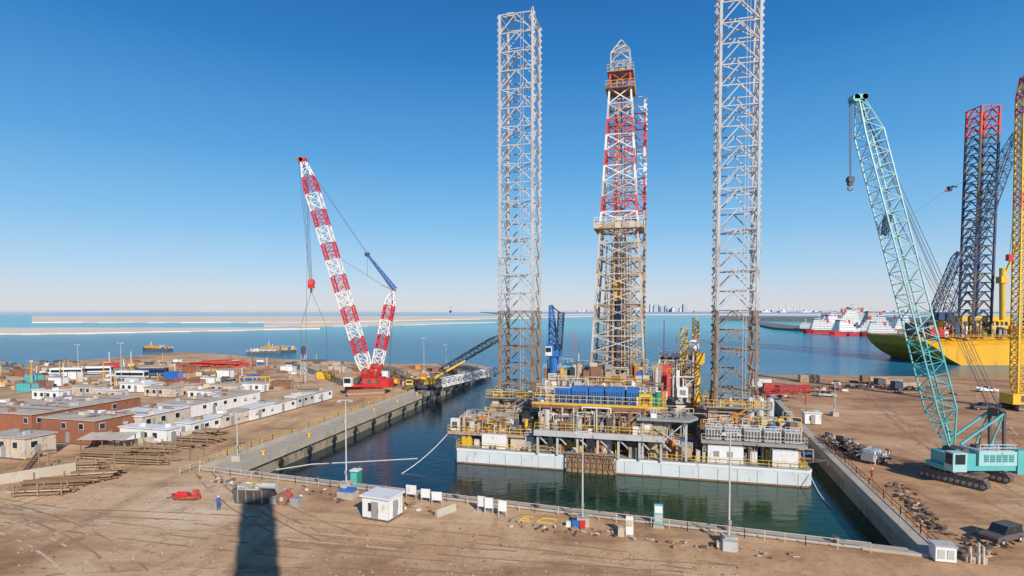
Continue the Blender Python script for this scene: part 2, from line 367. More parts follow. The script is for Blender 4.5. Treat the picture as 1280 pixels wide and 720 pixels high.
mb.box(-2.6,13.4,1.5,12,4.9,5.4,tan); mb.rail([(-2.6,12,5.4),(-2.6,1.5,5.4),(13.4,1.5,5.4)],yellow)
for x in(-2.2,1,5,9,13): mb.beam((x,1.9,5),(max(.6,x),2.6,2.7),.14,dsteel)
clutter(mb,-2,13,2,11,5.4,130,2.8,pal)
for k in range(9): mb.cyl((-1.6,3+k*.33,5.75),(5,3+k*.33,5.75),.15,rustm,6)
mb.box(-1.5,2,5,7.5,5.45,7.7,cream); mb.box(3.2,6.6,6,8.4,5.45,7.6,blue)
mb.box(42.5,58.6,1.2,13,5.9,6.4,grey); mb.rail([(42.5,1.2,6.4),(58.6,1.2,6.4),(58.6,13,6.4)],cream)
for x in(43,46.5,50,53.5,57): mb.beam((x,1.6,2.7),(x,1.6,5.9),.2,dsteel)
for i in range(5):
    x=43.2+i*3.05; mb.box(x,x+2.5,1.9,4.6,6.45,8.3,lgrey)
    for k in range(5): mb.box(x+.15+k*.47,x+.4+k*.47,1.84,1.9,6.7,8.1,dsteel)
    mb.rail([(x,1.9,8.3),(x+2.5,1.9,8.3)],white,.8,.8,.035)
clutter(mb,43,58,5,12,6.4,90,3.2,pal)
for x in(51.2,52.8,54.4): mb.cyl((x,9,6.4),(x,9,12.2),.65,lgrey,12); mb.sphere((x,9,12.2),.65,lgrey,12,4,half=True)
mb.finish('middle_deck',rig)
mb=MB()
mb.box(13.5,36.8,2.2,30,10.9,11.5,tan); mb.box(13.4,36.9,1.95,2.2,11.15,11.5,yellow)
mb.box(13.4,36.9,2.0,2.2,10.5,11.12,rustm)
mb.rail([(13.5,14,11.6),(13.5,2.1,11.6),(36.8,2.1,11.6),(36.8,14,11.6)],yellow,1.3,1.2,.05)
mb.prism([(32,-1),(40.5,-1),(42,2),(40.5,8),(33,8)],9.6,10.0,grey)
for p in((33,0),(40,0),(40,7)): mb.beam((p[0],p[1],9.6),(p[0],p[1],3),.2,lgrey)
mb.beam((33,0,9.6),(40,0,5),.1,lgrey); mb.beam((40,0,9.6),(35,0,5),.1,lgrey); clutter(mb,33.4,40,0,7,10.0,14,.9,pal2)
for x0,x1,m in((17.4,20.3,blue),(20.5,23.4,blue),(23.6,26.2,blue),(26.5,29.8,blue),(30.1,32.2,blue)):
    mb.box(x0,x1,2.9,5.6,11.55,14.4-R.random()*.4,m)
    k=x0+.2
    while k<x1-.2: mb.box(k,k+.14,2.84,2.9,11.8,13.6,navy); k+=.42
clutter(mb,14,36.5,6,12,11.5,110,3.4,[white,lgrey,tan,cream,cream,rustm,tan,dsteel]); clutter(mb,14,17,3,6,11.5,16,2.4,pal)
clutter(mb,32.5,36.5,3,6,11.5,18,2.2,[yellow,green,white,orange])
mb.finish('upper_deck',rig)
def jack(cx,cy):
    mb=MB(); h=4.9
    for sx_ in(-1,1):
        for sy_ in(-1,1):
            x=cx+sx_*3.9;y=cy+sy_*3.9
            mb.box(x-1.0,x+1.0,y-1.0,y+1.0,2.75,8.6,tan); mb.box(x-.7,x+.7,y-.7,y+.7,8.6,10.6,cream)
            for k in range(4): mb.box(x-.85,x+.85,y-1.12,y-1.0,3.1+k*1.35,3.9+k*1.35,dsteel)
            mb.beam((x,y,8.6),(cx+sx_*3.5,cy+sy_*3.5,14),.22,rustm)
    for z in(9.2,10.7):
        for a,b in(((-h,-h),(h,-h)),((h,-h),(h,h)),((h,h),(-h,h)),((-h,h),(-h,-h))):
            mb.beam((cx+a[0],cy+a[1],z),(cx+b[0],cy+b[1],z),.28,tan)
    k=5.6
    for (x0,x1,y0,y1) in((-k,k,-k,-4.1),(-k,k,4.1,k),(-k,-4.1,-4.1,4.1),(4.1,k,-4.1,4.1)):
        mb.box(cx+x0,cx+x1,cy+y0,cy+y1,10.75,10.95,grey)
    mb.rail([(cx-k,cy-k,10.95),(cx+k,cy-k,10.95),(cx+k,cy+k,10.95),(cx-k,cy+k,10.95)],yellow,1.2,1.5,.05,True)
    mb.stairs((cx-5,cy-6.2,5.4),(cx+3,cy-6.2,10.9),.9,grey,14)
    clutter(mb,cx-5.6,cx+5.6,cy-7.5,cy-5.7,5.4,44,3.8,pal2); clutter(mb,cx-5.4,cx+5.4,cy-5.5,cy-4.3,10.95,12,1.4,pal)
    return mb
jack(8.2,14.4).finish('jacking_house',rig); jack(49,13.8).finish('jacking_house',rig); jack(28.8,42).finish('jacking_house',rig)
def leg(cx,cy,z1,name,mf):
    mb=MB(); wd=6.6; nb=int((z1+1)/3.6)
    lattice(mb,(cx,cy,-1),(cx,cy,z1),lambda t:wd,nb,.27,.12,mf,'K')
    for i in range(nb+1):
        z=-1+(z1+1)*i/nb; m=mf(min(i,nb-1))
        if i%2==0: mb.beam((cx-wd/2,cy-wd/2,z),(cx+wd/2,cy+wd/2,z),.09,m); mb.beam((cx+wd/2,cy-wd/2,z),(cx-wd/2,cy+wd/2,z),.09,m)
    for sx_ in(-1,1):
        for sy_ in(-1,1):
            z=0.
            while z<z1:
                mb.cb((cx+sx_*(wd/2+.30),cy+sy_*wd/2,z),(.36,.2,.45),mf(min(nb-1,int((z+1)/3.6)))); z+=1.2
    mb.beam((cx+1,cy-wd/2-.3,12),(cx+1,cy-wd/2-.3,z1),.04,steel); mb.beam((cx+1.5,cy-wd/2-.3,12),(cx+1.5,cy-wd/2-.3,z1),.04,steel)
    return mb.finish(name,rig)
lf=lambda i: steelw if i<8 else steel
leg(8.2,14.4,85.6,'leg_1',lf); leg(49,13.8,104,'leg_2',lf)
leg(28.8,42,77.5,'leg_3',lambda i: (fred if (i//2)%2 else white) if i>13 else tan)
mb=MB(); lattice(mb,(10.8,14.4,85.6),(10.8,14.4,88.2),lambda t:1.2*(1-t)+.1,3,.07,.05,lambda i:steel,'Z'); mb.box(6,7.4,12,14,85.7,86.4,lgrey); mb.finish('leg_top_mast',rig)
# derrick
mb=MB(); dx,dy=27.6,22.
def dm(i): return [cream,tan,lgrey][i%3] if i<10 else [white,fred,lgrey,white,fred][i%5]
lattice(mb,(dx,dy,13.5),(dx,dy,76.0),lambda t: 10.8*(1-t)+3.9*t,20,.22,.11,dm,'X')
for k in range(46):
    x=dx+R.uniform(-3.8,3.8); y=dy+R.uniform(-3,3); h=R.uniform(34,44)
    mb.beam((x,y,14),(dx+(x-dx)*.75,dy+(y-dy)*.75,h),.09,R.choice((rustm,tan,tan,cream,cream)))
for k in range(14):
    x=dx+R.uniform(-1.8,1.8); mb.beam((x,dy,14),(dx+(x-dx)*.6,dy,75),.055,R.choice((fred,lgrey,rustm,tan)))
for k in range(10):
    z=18+k*5.6; hw=5.4*(1-(z-13.5)/62.5)+1.95*((z-13.5)/62.5)
    mb.box(dx+hw*.3,dx+hw,dy-hw-.5,dy-hw+.3,z,z+.1,grey); mb.rail([(dx+hw*.3,dy-hw-.5,z+.1),(dx+hw,dy-hw-.5,z+.1)],tan,1,1,.04)
mb.box(dx-.9,dx+.9,dy-.8,dy+.8,30,34,yellow); mb.cyl((dx,dy-.5,26),(dx,dy-.5,30),.5,blue,8)
z=44.3
mb.box(dx-4.9,dx+4.9,dy-4.9,dy-3.2,z,z+.15,tan); mb.box(dx-4.9,dx+4.9,dy+3.2,dy+4.9,z,z+.15,tan)
mb.box(dx-4.9,dx-3.2,dy-3.2,dy+3.2,z,z+.15,tan); mb.box(dx+3.2,dx+4.9,dy-3.2,dy+3.2,z,z+.15,tan)
for a,b in(((-4.9,-4.9),(4.9,-4.9)),((4.9,-4.9),(4.9,4.9))):
    for s_ in range(7):
        p=Vector((dx+a[0]+(b[0]-a[0])*s_/7,dy+a[1]+(b[1]-a[1])*s_/7,z)); q=Vector((dx+a[0]+(b[0]-a[0])*(s_+.85)/7,dy+a[1]+(b[1]-a[1])*(s_+.85)/7,z))
        mb.add([p,q,q+Vector((0,0,1.3)),p+Vector((0,0,1.3))],[(0,1,2,3)],R.choice((cream,tan,cream)))
mb.rail([(dx-4.9,dy-4.9,z+1.3),(dx+4.9,dy-4.9,z+1.3),(dx+4.9,dy+4.9,z+1.3),(dx-4.9,dy+4.9,z+1.3)],white,1.0,1.2,.05,True)
for k in range(-4,5): mb.beam((dx+k,dy-4.8,z-1.2),(dx+k*.9,dy-3.4,z),.06,rustm)
z=72.6
mb.box(dx-2.9,dx+2.9,dy-2.9,dy+2.9,z,z+.2,rustm); mb.rail([(dx-2.9,dy-2.9,z+.2),(dx+2.9,dy-2.9,z+.2),(dx+2.9,dy+2.9,z+.2),(dx-2.9,dy+2.9,z+.2)],yellow,1.3,1,.05,True)
mb.box(dx-2.6,dx+2.6,dy-2.6,dy+2.6,76,76.2,grey); mb.rail([(dx-2.6,dy-2.6,76.2),(dx+2.6,dy-2.6,76.2),(dx+2.6,dy+2.6,76.2),(dx-2.6,dy+2.6,76.2)],cream,1.2,1,.05,True)
mb.box(dx-1.5,dx+1.5,dy-.9,dy+.9,76.2,77.6,tan)
lattice(mb,(dx,dy,76.2),(dx,dy,80),lambda t:3.8,2,.12,.08,lambda i:lgrey,'K'); lattice(mb,(dx,dy,80),(dx,dy,83.2),lambda t:3.8*(1-t)+.1,2,.12,.08,lambda i:lgrey,'X')
mb.finish('derrick',rig)
mb=MB()
mb.box(dx-7,dx+7,dy-7,dy+7,12.9,13.5,tan); mb.rail([(dx-7,dy-7,13.5),(dx+7,dy-7,13.5),(dx+7,dy+7,13.5),(dx-7,dy+7,13.5)],yellow,1.2,1.4,.05,True)
for x in(-6.5,-3,3,6.5):
    for y in(-6.5,6.5): mb.beam((dx+x,dy+y,11.4),(dx+x,dy+y,13),.4,cream)
for s_ in range(9):
    x=dx-6.6+s_*1.45; hh=R.uniform(1.4,2.8)
    mb.box(x,x+1.25,dy-6.7,dy-6.5,13.55,13.5+hh,R.choice((cream,rustm,white,tan,tan,rustm)))
clutter(mb,dx-6,dx+6,dy-6,dy-4,13.5,50,4,pal)
clutter(mb,dx+7,dx+14,dy-8,dy+4,11.5,90,6.0,[white,tan,cream,fred,white,lgrey,tan,rustm]); mb.box(dx+8.5,dx+12,dy,dy+7,11.5,16.5,cream); mb.box(dx+8,dx+13.6,dy+2,dy+8,16.5,19,white); mb.box(dx+9,dx+10.6,dy-.1,dy,12,14.2,fred)
for x in(8.4,9.8,11.2,12.6): mb.box(dx+x,dx+x+.8,dy+1.94,dy+2,17.3,18.3,glass)
clutter(mb,dx-15,dx-7,dy-6,dy+4,11.5,80,5.5,[white,tan,cream,rustm,lgrey,blue,green])
mb.box(dx-14,dx-8,dy,dy+8,8,15,lgrey); mb.rail([(dx-14,dy,15),(dx-8,dy,15)],yellow)
mb.cyl((dx+14.6,dy-2,11),(dx+14.6,dy-2,19.8),.18,white,8); mb.sphere((dx+14.6,dy-2,21),1.25,white,14,10)
for k in(-12,-9.5,9,11.5,15,12.6,-8.4): mb.beam((dx+k,dy,14),(dx+k,dy,R.uniform(20,27)),.08,R.choice((white,fred)))
mb.rail([(dx+8,dy+2,19),(dx+13.6,dy+2,19),(dx+13.6,dy+8,19)],white)
mb.finish('drill_floor',rig)
mb=MB()
for i,(x0,x1,y0,y1,z0,z1) in enumerate(((14,44,30,41.9,2.8,8),(15,43,31,41,8,11.5),(17,27,32,37.5,11.5,15),(36,43,26,37.5,11.5,14.5))):
    mb.box(x0,x1,y0,y1,z0,z1,(white,lgrey,cream,white)[i])
    x=x0+1
    while x<x1-1: mb.box(x,x+.9,y0-.04,y0,z0+1.5,z0+2.5,glass); x+=2.2
mb.finish('accommodation_block',rig)
mb=MB()
mb.cyl((14.6,18,8),(14.6,18,18.5),1.0,blue,14); mb.box(13.2,16,16.8,19.4,18.5,21,blue); mb.box(13.1,14.4,16.2,17.6,18.7,20.6,white); mb.box(13.2,14.3,16.14,16.2,19.5,20.4,glass)
lattice(mb,(14.4,18,21),(13.6,20,29),lambda t:1.8*(1-t)+.7*t,6,.12,.07,lambda i:blue,'X')
lattice(mb,(15.8,17,20),(16.4,16,27.5),lambda t:1.1,6,.10,.06,lambda i:navy,'X'); mb.beam((16.2,16,27.5),(13.6,20,29),.1,navy); mb.beam((16.6,16,27.5),(16.6,16,16),.05,rope); mb.cb((16.6,16,15.6),(.6,.5,1.2),yellow)
mb.finish('deck_crane_blue',rig)
mb=MB()
mb.cyl((43,24,8),(43,24,17),.9,yellow,14); mb.box(41.6,44.6,22.8,25.4,17,19.4,yellow); mb.box(41.7,43,22.1,23.3,17.2,19.0,white); mb.box(41.8,42.9,22.04,22.1,18.0,18.9,glass)
lattice(mb,(43,24,19.4),(43.2,30,26),lambda t:1.2,6,.10,.06,lambda i:yellow,'X')
lattice(mb,(40.4,20,10.5),(40.4,20,24.5),lambda t:1.2,11,.10,.06,lambda i:yellow,'X')
mb.finish('deck_crane_yellow',rig)
mb=MB()
def rp(a,b,sag,m,r=.06,n=10):
    a=Vector(a);b=Vector(b);pr=a
    for i in range(1,n+1):
        t=i/n; c=a.lerp(b,t)-Vector((0,0,sag*4*t*(1-t))); mb.beam(pr,c,r,m); pr=c
rp((-2.6,2,5),(-7,-9,.05),0.6,wrope,.06); rp((58.6,1,2.8),(59.3,-9,.1),.8,wrope,.05)
mb.finish('mooring_line',rig)
mb=MB(); pp=[S(345,587,-2.93),S(390,580,-2.93),S(450,577,-2.93),S(522,573,-2.93)]
for a,b in zip(pp[:-1],pp[1:]): mb.beam(a,b,.06,wrope)
mb.finish('floating_boom')
# ------------------------------------------------------------ crawler cranes
def tracks(mb,x0,L,wd,h,gap,m=dsteel):
    for s_ in(-1,1):
        y=s_*gap
        pts=[(-L/2,h*.35),(-L/2+h*.3,0),(L/2-h*.3,0),(L/2,h*.35),(L/2,h*.65),(L/2-h*.3,h),(-L/2+h*.3,h),(-L/2,h*.65)]
        n=len(pts); vs=[(x0+p[0],y-wd/2,p[1]+.02) for p in pts]+[(x0+p[0],y+wd/2,p[1]+.02) for p in pts]
        mb.add(vs,[(i,(i+1)%n,n+(i+1)%n,n+i) for i in range(n)]+[tuple(range(n)),tuple(range(2*n-1,n-1,-1))],m)
        k=-L/2+.5
        while k<L/2-.3: mb.cb((x0+k,y,h+.05),(.28,wd+.1,.1),rustm); mb.cyl((x0+k,y-wd/2-.08,h*.4),(x0+k,y+wd/2+.08,h*.4),h*.18,grey,8); k+=.75
base=S(1214,600); foot=W(1187,556,base.y-.5); tip=W(1075,124,base.y+3)
crane=empty('crawler_crane',place((0,0,0)))
mb=MB()
lattice(mb,foot,tip,boomw(2.7,.10,.3),30,.11,.052,lambda i:teal if i<9 else tealb,'Z',ref=(0,1,0))
mb.cb(tip+Vector((-.2,0,.2)),(2.0,1.4,.7),teal); mb.cyl(tip+Vector((-.9,-.7,0)),tip+Vector((-.9,.7,0)),.55,teal,14); mb.cyl(tip+Vector((.4,-.7,.2)),tip+Vector((.4,.7,.2)),.45,dsteel,14)
j=foot.lerp(tip,.60); lattice(mb,j+Vector((-1.6,0,0)),j+Vector((-1.2,0,3)),lambda t:.7,3,.06,.05,lambda i:navy,'X')
for s_ in(-.35,.35): mb.beam(foot+Vector((0,s_,1)),tip+Vector((0,s_,-1)),.03,rope)
mb.finish('boom',crane)
mb=MB(); ap=W(1246,515,base.y-.5)
for s_ in(-1.2,1.2):
    o=Vector((0,s_,0)); mb.beam(foot+o+Vector((.6,0,.4)),ap+o,.16,teal); mb.beam(ap+o,W(1246,562,base.y)+o,.2,dsteel); mb.beam(W(1226,562,base.y)+o,ap+o,.1,teal)
    mb.beam(ap+o,tip+o*.3,.035,rope); mb.beam(ap+o*.5,foot.lerp(tip,.97),.035,rope)
    mb.beam(ap+o*.8,foot.lerp(tip,.66)+Vector((.9,0,0)),.03,rope)
mb.beam(ap+Vector((0,-1.2,0)),ap+Vector((0,1.2,0)),.3,dsteel); mb.cb(ap,(1.0,1.6,1.2),dsteel)
hk=W(1063,222,tip.y)
for s_ in(-.3,.1,.3): mb.beam(tip+Vector((-1.4,s_,0)),hk+Vector((s_*.3,s_,0)),.035,rope)
mb.cb(hk-Vector((0,0,.5)),(.7,.6,1.3),dsteel); mb.cyl(hk+Vector((0,-.4,-.3)),hk+Vector((0,.4,-.3)),.5,navy,10)
for i in range(6):
    t0=math.pi*(i/5)*1.2; t1=math.pi*((i+1)/5)*1.2; c=hk-Vector((0,0,1.6))
    mb.beam(c+Vector((math.cos(t0)*.35,0,-math.sin(t0)*.35)),c+Vector((math.cos(t1)*.35,0,-math.sin(t1)*.35)),.09,dsteel)
mb.finish('rigging',crane)
mb=MB(); bx=base.x; by=base.y
mb.M=place((bx,by,0))
mb.box(-5.4,4.9,-1.9,1.9,1.9,2.6,teal); mb.box(-4.8,-.8,-1.7,1.7,2.6,4.3,teal); mb.box(-.6,4.9,-2.0,2.0,2.62,4.7,tealb); mb.box(4.9,6.2,-2.1,2.1,1.4,4.9,teal)
mb.box(-.4,4.7,-1.8,1.8,4.7,4.8,lgrey)
for k in range(5): 
    mb.box(.1+k*.9,.8+k*.9,-2.05,-2.0,3.2,4.3,teal)
    for j_ in range(4): mb.box(.15+k*.9,.75+k*.9,-2.08,-2.05,3.3+j_*.25,3.4+j_*.25,dsteel)
mb.box(-5.6,-3.6,-3.6,-1.95,2.2,4.9,tealb); mb.box(-5.65,-5.6,-3.4,-2.2,3.2,4.7,glass); mb.box(-5.3,-3.9,-3.65,-3.6,3.3,4.7,glass)
mb.cyl((0,0,1.3),(0,0,1.9),1.6,dsteel,18)
for k in(-3,-1.9): mb.cyl((k,-1.2,4.4),(k,1.2,4.4),.55,dsteel,12)
mb.rail([(-.5,-2,4.8),(4.8,-2,4.8),(4.8,2,4.8)],white,.9)
mb.cyl((2,1,4.8),(2,1,6),.12,dsteel,8); mb.cb((1,.3,5.0),(1.2,1.2,.4),dsteel)
mb.finish('upperworks',crane,bevel=.05)
mb=MB(); mb.M=place((bx-1.0,by,0),rad(118)); tracks(mb,0,8.6,1.2,1.5,3.4); mb.box(-2,2,-3,3,.7,1.35,dsteel); mb.finish('tracks',crane)
# red and white crane
base=S(460,492); foot=W(463,480,base.y); tip=W(379,200,base.y-8)
crane=empty('crawler_crane',place((0,0,0)))
mb=MB()
lattice(mb,foot,tip,boomw(3.3,.10,.3),28,.19,.09,lambda i: red if (i//2)%2==0 else white,'X',ref=(0,1,0))
mb.cb(tip,(1.8,1.6,1.0),red); mb.cyl(tip+Vector((-.8,-.8,0)),tip+Vector((-.8,.8,0)),.8,brick,12); mb.finish('boom',crane)
mb=MB(); ap=W(491,364,base.y+3)
lattice(mb,W(468,474,base.y+1),ap,boomw(2.8,.12,.3),12,.18,.09,lambda i: red if (i//2)%2==0 else white,'X',ref=(0,1,0)); mb.finish('derrick_mast',crane)
mb=MB()
for s_ in(-.9,.9):
    o=Vector((0,s_,0)); mb.beam(ap+o,tip+o*.5,.05,rope); mb.beam(ap+o,W(486,478,base.y+1)+o,.07,rope); mb.beam(ap+o,foot.lerp(tip,.6),.03,rope)
hk=W(389,356,tip.y)
for s_ in(-1.3,-.6,.2,.9): mb.beam(tip+Vector((s_,0,-.5)),hk+Vector((s_*.3,0,1)),.05,rope)
mb.beam(tip+Vector((1.5,0,0)),W(382,455,tip.y+2),.04,rope)
mb.cb(hk,(1.6,1.0,2.0),red); mb.cyl(hk+Vector((0,-.7,.8)),hk+Vector((0,.7,.8)),.9,fred,12); mb.cb(hk-Vector((0,0,1.6)),(.5,.5,1.2),dsteel)
l0=W(376,407,tip.y); l1=W(408,407,tip.y)
mb.beam(hk-Vector((0,0,2)),l0,.05,rope); mb.beam(hk-Vector((0,0,2)),l1,.05,rope); mb.beam(l0,l1,.18,yellow)
mb.beam(l0,l0-Vector((0,0,10)),.05,rope); mb.beam(l1,l1-Vector((0,0,10)),.05,rope); mb.beam(l0-Vector((0,0,10)),l1-Vector((0,0,10)),.3,dsteel)
mb.finish('rigging',crane)
mb=MB(); mb.M=place(base,rad(-5))
mb.box(-5.5,6,-2.4,2.4,2.2,3,red); mb.box(-1,5,-2.2,2.2,3,5.0,red); mb.box(4.5,7.2,-2.6,2.6,2.2,4.6,red); mb.box(-6,-3.6,-4,-2.42,2.6,5.2,white); mb.box(-5.8,-3.8,-4.05,-4,3.6,5,glass)
for k in range(4): mb.box(-.6+k*1.3,.4+k*1.3,-2.24,-2.2,3.3,4.6,dsteel if k%2 else brick)
mb.cyl((0,0,1.4),(0,0,2.2),2,dsteel,16); mb.cyl((-3.2,-1.5,4),(-3.2,1.5,4),.9,dsteel,12)
for k in(0,1.4,2.8): mb.beam((k,-2,5.0),(k+1.5,0,9),.15,red)
mb.rail([(-1,-2.2,5.0),(5,-2.2,5.0)],red)
mb.finish('upperworks',crane)
mb=MB(); mb.M=place(base,rad(20)); tracks(mb,-1,11,1.6,1.9,4,brick); mb.box(-3,3,-3.5,3.5,.9,1.35,red); mb.finish('tracks',crane)
b1=W(494,362,185); b2=W(459,318,182)
crane=empty('mobile_crane',place((0,0,0))); mb=MB()
mb.beam(W(478,450,184),b1,.4,red,4,.3); lattice(mb,b1,b2,lambda t:1.2*(1-t)+.5*t,9,.14,.08,lambda i:blue,'X'); mb.beam(b1,W(476,368,184)+Vector((0,0,3)),.06,rope)
mb.cb(b2,(1.4,1,1.2),navy); mb.beam(b2,W(459,345,182),.05,rope)
mb.finish('boom',crane); mb=MB(); mb.M=place((W(478,450,184).x,184,0)); mb.box(-5,5,-1.4,1.4,1,2.4,yellow); mb.box(-2,2,-1.4,1.4,2.4,5,white); mb.box(-1.8,0,-1.45,-1.4,3.4,4.6,glass)
for k in(-4,-2,2,4): 
    for s_ in(-1.3,1.3): mb.cyl((k,s_-.2,.7),(k,s_+.2,.7),.7,black,12)
mb.finish('chassis',crane)
p=S(530,488); crane=empty('mobile_crane',place((0,0,0))); mb=MB(); mb.M=place(p,rad(8))
mb.box(-5.5,5.5,-1.4,1.4,.9,2.0,dsteel); mb.box(-5.5,-3.4,-1.3,1.3,2.0,3.4,yellow); mb.box(-5.3,-3.6,-1.35,-1.3,2.6,3.2,glass); mb.box(0,4,-1.2,1.2,2.0,3.6,yellow); mb.box(3.5,5.4,-1.5,1.5,2.1,3.5,dsteel)
for k in(-4.3,-2.6,1.8,3.4,4.9):
    for s_ in(-1.3,1.3): mb.cyl((k,s_-.2,.65),(k,s_+.2,.65),.65,black,12)
mb.beam((3,0,3.6),(-4,0,2.0+2.4),.38,yellow,4,.3); mb.beam((3,0,3.8),(13,2,9),.38,yellow,4,.28)
mb.finish('body',crane)
mb=MB(); lattice(mb,W(548,466,205),W(626,420,190),boomw(2.0,.1,.4),16,.14,.08,lambda i:dsteel,'Z',ref=(0,0,1)); mb.cb(W(548,468,205)-Vector((0,0,1.2)),(6,3,3.2),dsteel); mb.cb(W(548,462,205),(3,2,2),rustm); mb.finish('crawler_crane_boom')
mb=MB(); a=S(543,486)+Vector((0,0,1.5)); b=S(622,470)+Vector((0,0,2.2)); lattice(mb,a,b,lambda t:2.4,14,.13,.08,lambda i:white,'X',ref=(0,0,1))
for t in(.05,.35,.65,.95):
    q=a.lerp(b,t); mb.box(q.x-.5,q.x+.5,q.y-1,q.y+1,0,q.z-1,conc)
mb.finish('lattice_gangway')
p=S(1272,512); mb=MB(); tp=W(1281,96,p.y+2)
lattice(mb,p+Vector((0,0,2.5)),tp,boomw(2.2,.06,.5),42,.18,.09,lambda i: (orange if 24<i<27 else yellow) if i<36 else (red if i%2 else yellow),'X')
mb.box(p.x-3,p.x+6,p.y-2,p.y+2,1.6,4.2,yellow); mb.box(p.x-1,p.x+5,p.y-2.05,p.y-2,2.2,3.8,dsteel); mb.M=place(p); tracks(mb,1.5,8,1.1,1.5,2.4); mb.M=Matrix.Identity(4)
mb.beam(tp,W(1290,420,p.y),.05,rope); mb.cb(W(1262,322,p.y),(1.2,1,1.6),red); mb.beam(W(1262,318,p.y),W(1279,150,p.y+1),.05,rope)
mb.finish('lattice_mast_crane')
# ------------------------------------------------------------ yellow jackup at right
ry=empty('yellow_jackup_rig',place((0,0,0))); mb=MB(); Y0=285
x0=W(1167,430,Y0).x; L=120; zt=11.0
prof=[(x0-2,zt),(x0+1,zt-5),(x0+7,zt-10),(x0+16,-4),(x0+L,-4),(x0+L,zt)]
n=len(prof); mb.add([(p[0],Y0+(10 if i in(0,) else 0),p[1]) for i,p in enumerate(prof)]+[(p[0],Y0+52,p[1]) for p in prof],[tuple(range(n)),tuple(range(2*n-1,n-1,-1))]+[(i,(i+1)%n,n+(i+1)%n,n+i) for i in range(n)],yhull)
mb.rail([(x0,Y0+10,zt),(x0+6,Y0+1,zt),(x0+90,Y0+1,zt)],yellow,1.4,3,.1); clutter(mb,x0+4,x0+60,Y0+2,Y0+20,zt,240,8,[dsteel,yellow,rustm,red,white,navy,tan,dsteel,dsteel])
mb.box(x0+6,x0+20,Y0+14,Y0+30,zt,zt+7,rustm); mb.box(x0+24,x0+50,Y0+12,Y0+30,zt,zt+11,yellow); mb.box(x0+3,x0+14,Y0+6,Y0+12,zt,zt+4,red)
for k in range(10): mb.box(x0+25+k*2.4,x0+26.4+k*2.4,Y0+11.9,Y0+12,zt+6,zt+8,glass); mb.box(x0+25+k*2.4,x0+26.4+k*2.4,Y0+11.9,Y0+12,zt+2,zt+4,glass)
mb.finish('hull',ry)
mb=MB(); c=W(1218,400,Y0+15)
t=W(1226,136,Y0+15)
lattice(mb,(c.x,c.y,6),(c.x+1.5,c.y,t.z),lambda t:9.5,26,.55,.24,lambda i:[navy,dsteel,navy][i%3] if i<23 else red,'K')
for s_ in(-1,1):
    for k in range(70): mb.cb((c.x+s_*4.9+k*1.5/70,c.y-4.8,10+k*1.7),(.9,.5,1.2),yellow if k%4 else orange)
mb.finish('leg_1',ry)
mb=MB(); c2=W(1306,400,Y0+8); lattice(mb,(c2.x,c2.y,6),(c2.x,c2.y,160),lambda t:11,30,.6,.28,lambda i:orange if i%4==0 else navy,'K'); mb.finish('leg_2',ry)
mb=MB(); q=W(1172,392,Y0+8); q2=W(1270,165,Y0+4)
lattice(mb,W(1180,410,Y0+8),q2,boomw(4.6,.1,.3),32,.2,.11,lambda i:navy,'Z',ref=(0,1,0)); mb.beam(q2,W(1160,400,Y0+8),.1,rope)
lattice(mb,W(1165,395,Y0+9),W(1198,315,Y0+9),boomw(3,.1,.4),10,.2,.12,lambda i:navy,'X',ref=(0,1,0))
mb.cyl((q.x+4,Y0+10,zt),(q.x+4,Y0+10,zt+9),2,yellow,12); mb.box(q.x,q.x+8,Y0+7,Y0+13,zt+9,zt+13,navy)
mb.cyl(W(1253,400,Y0+5),W(1253,335,Y0+5),1.3,yellow,12); mb.cb(W(1253,350,Y0+5),(4,3.4,3.4),yellow); mb.beam(W(1253,350,Y0+5),W(1275,300,Y0+4),.5,yellow)
mb.finish('deck_crane',ry)
mb=MB(); a=W(1187,236,200)
mb.cb(a,(1.8,1.0,1.5),navy,.5); mb.cb(a+Vector((1.7,0,.8)),(2.2,.6,.5),navy,.3); mb.cb(a+Vector((-1.0,0,-.7)),(1.0,.5,.6),red); mb.beam(a,W(1128,276,200),.05,rope); mb.beam(a+Vector((2,0,1)),W(1276,190,210),.05,rope)
mb.finish('hook_block')
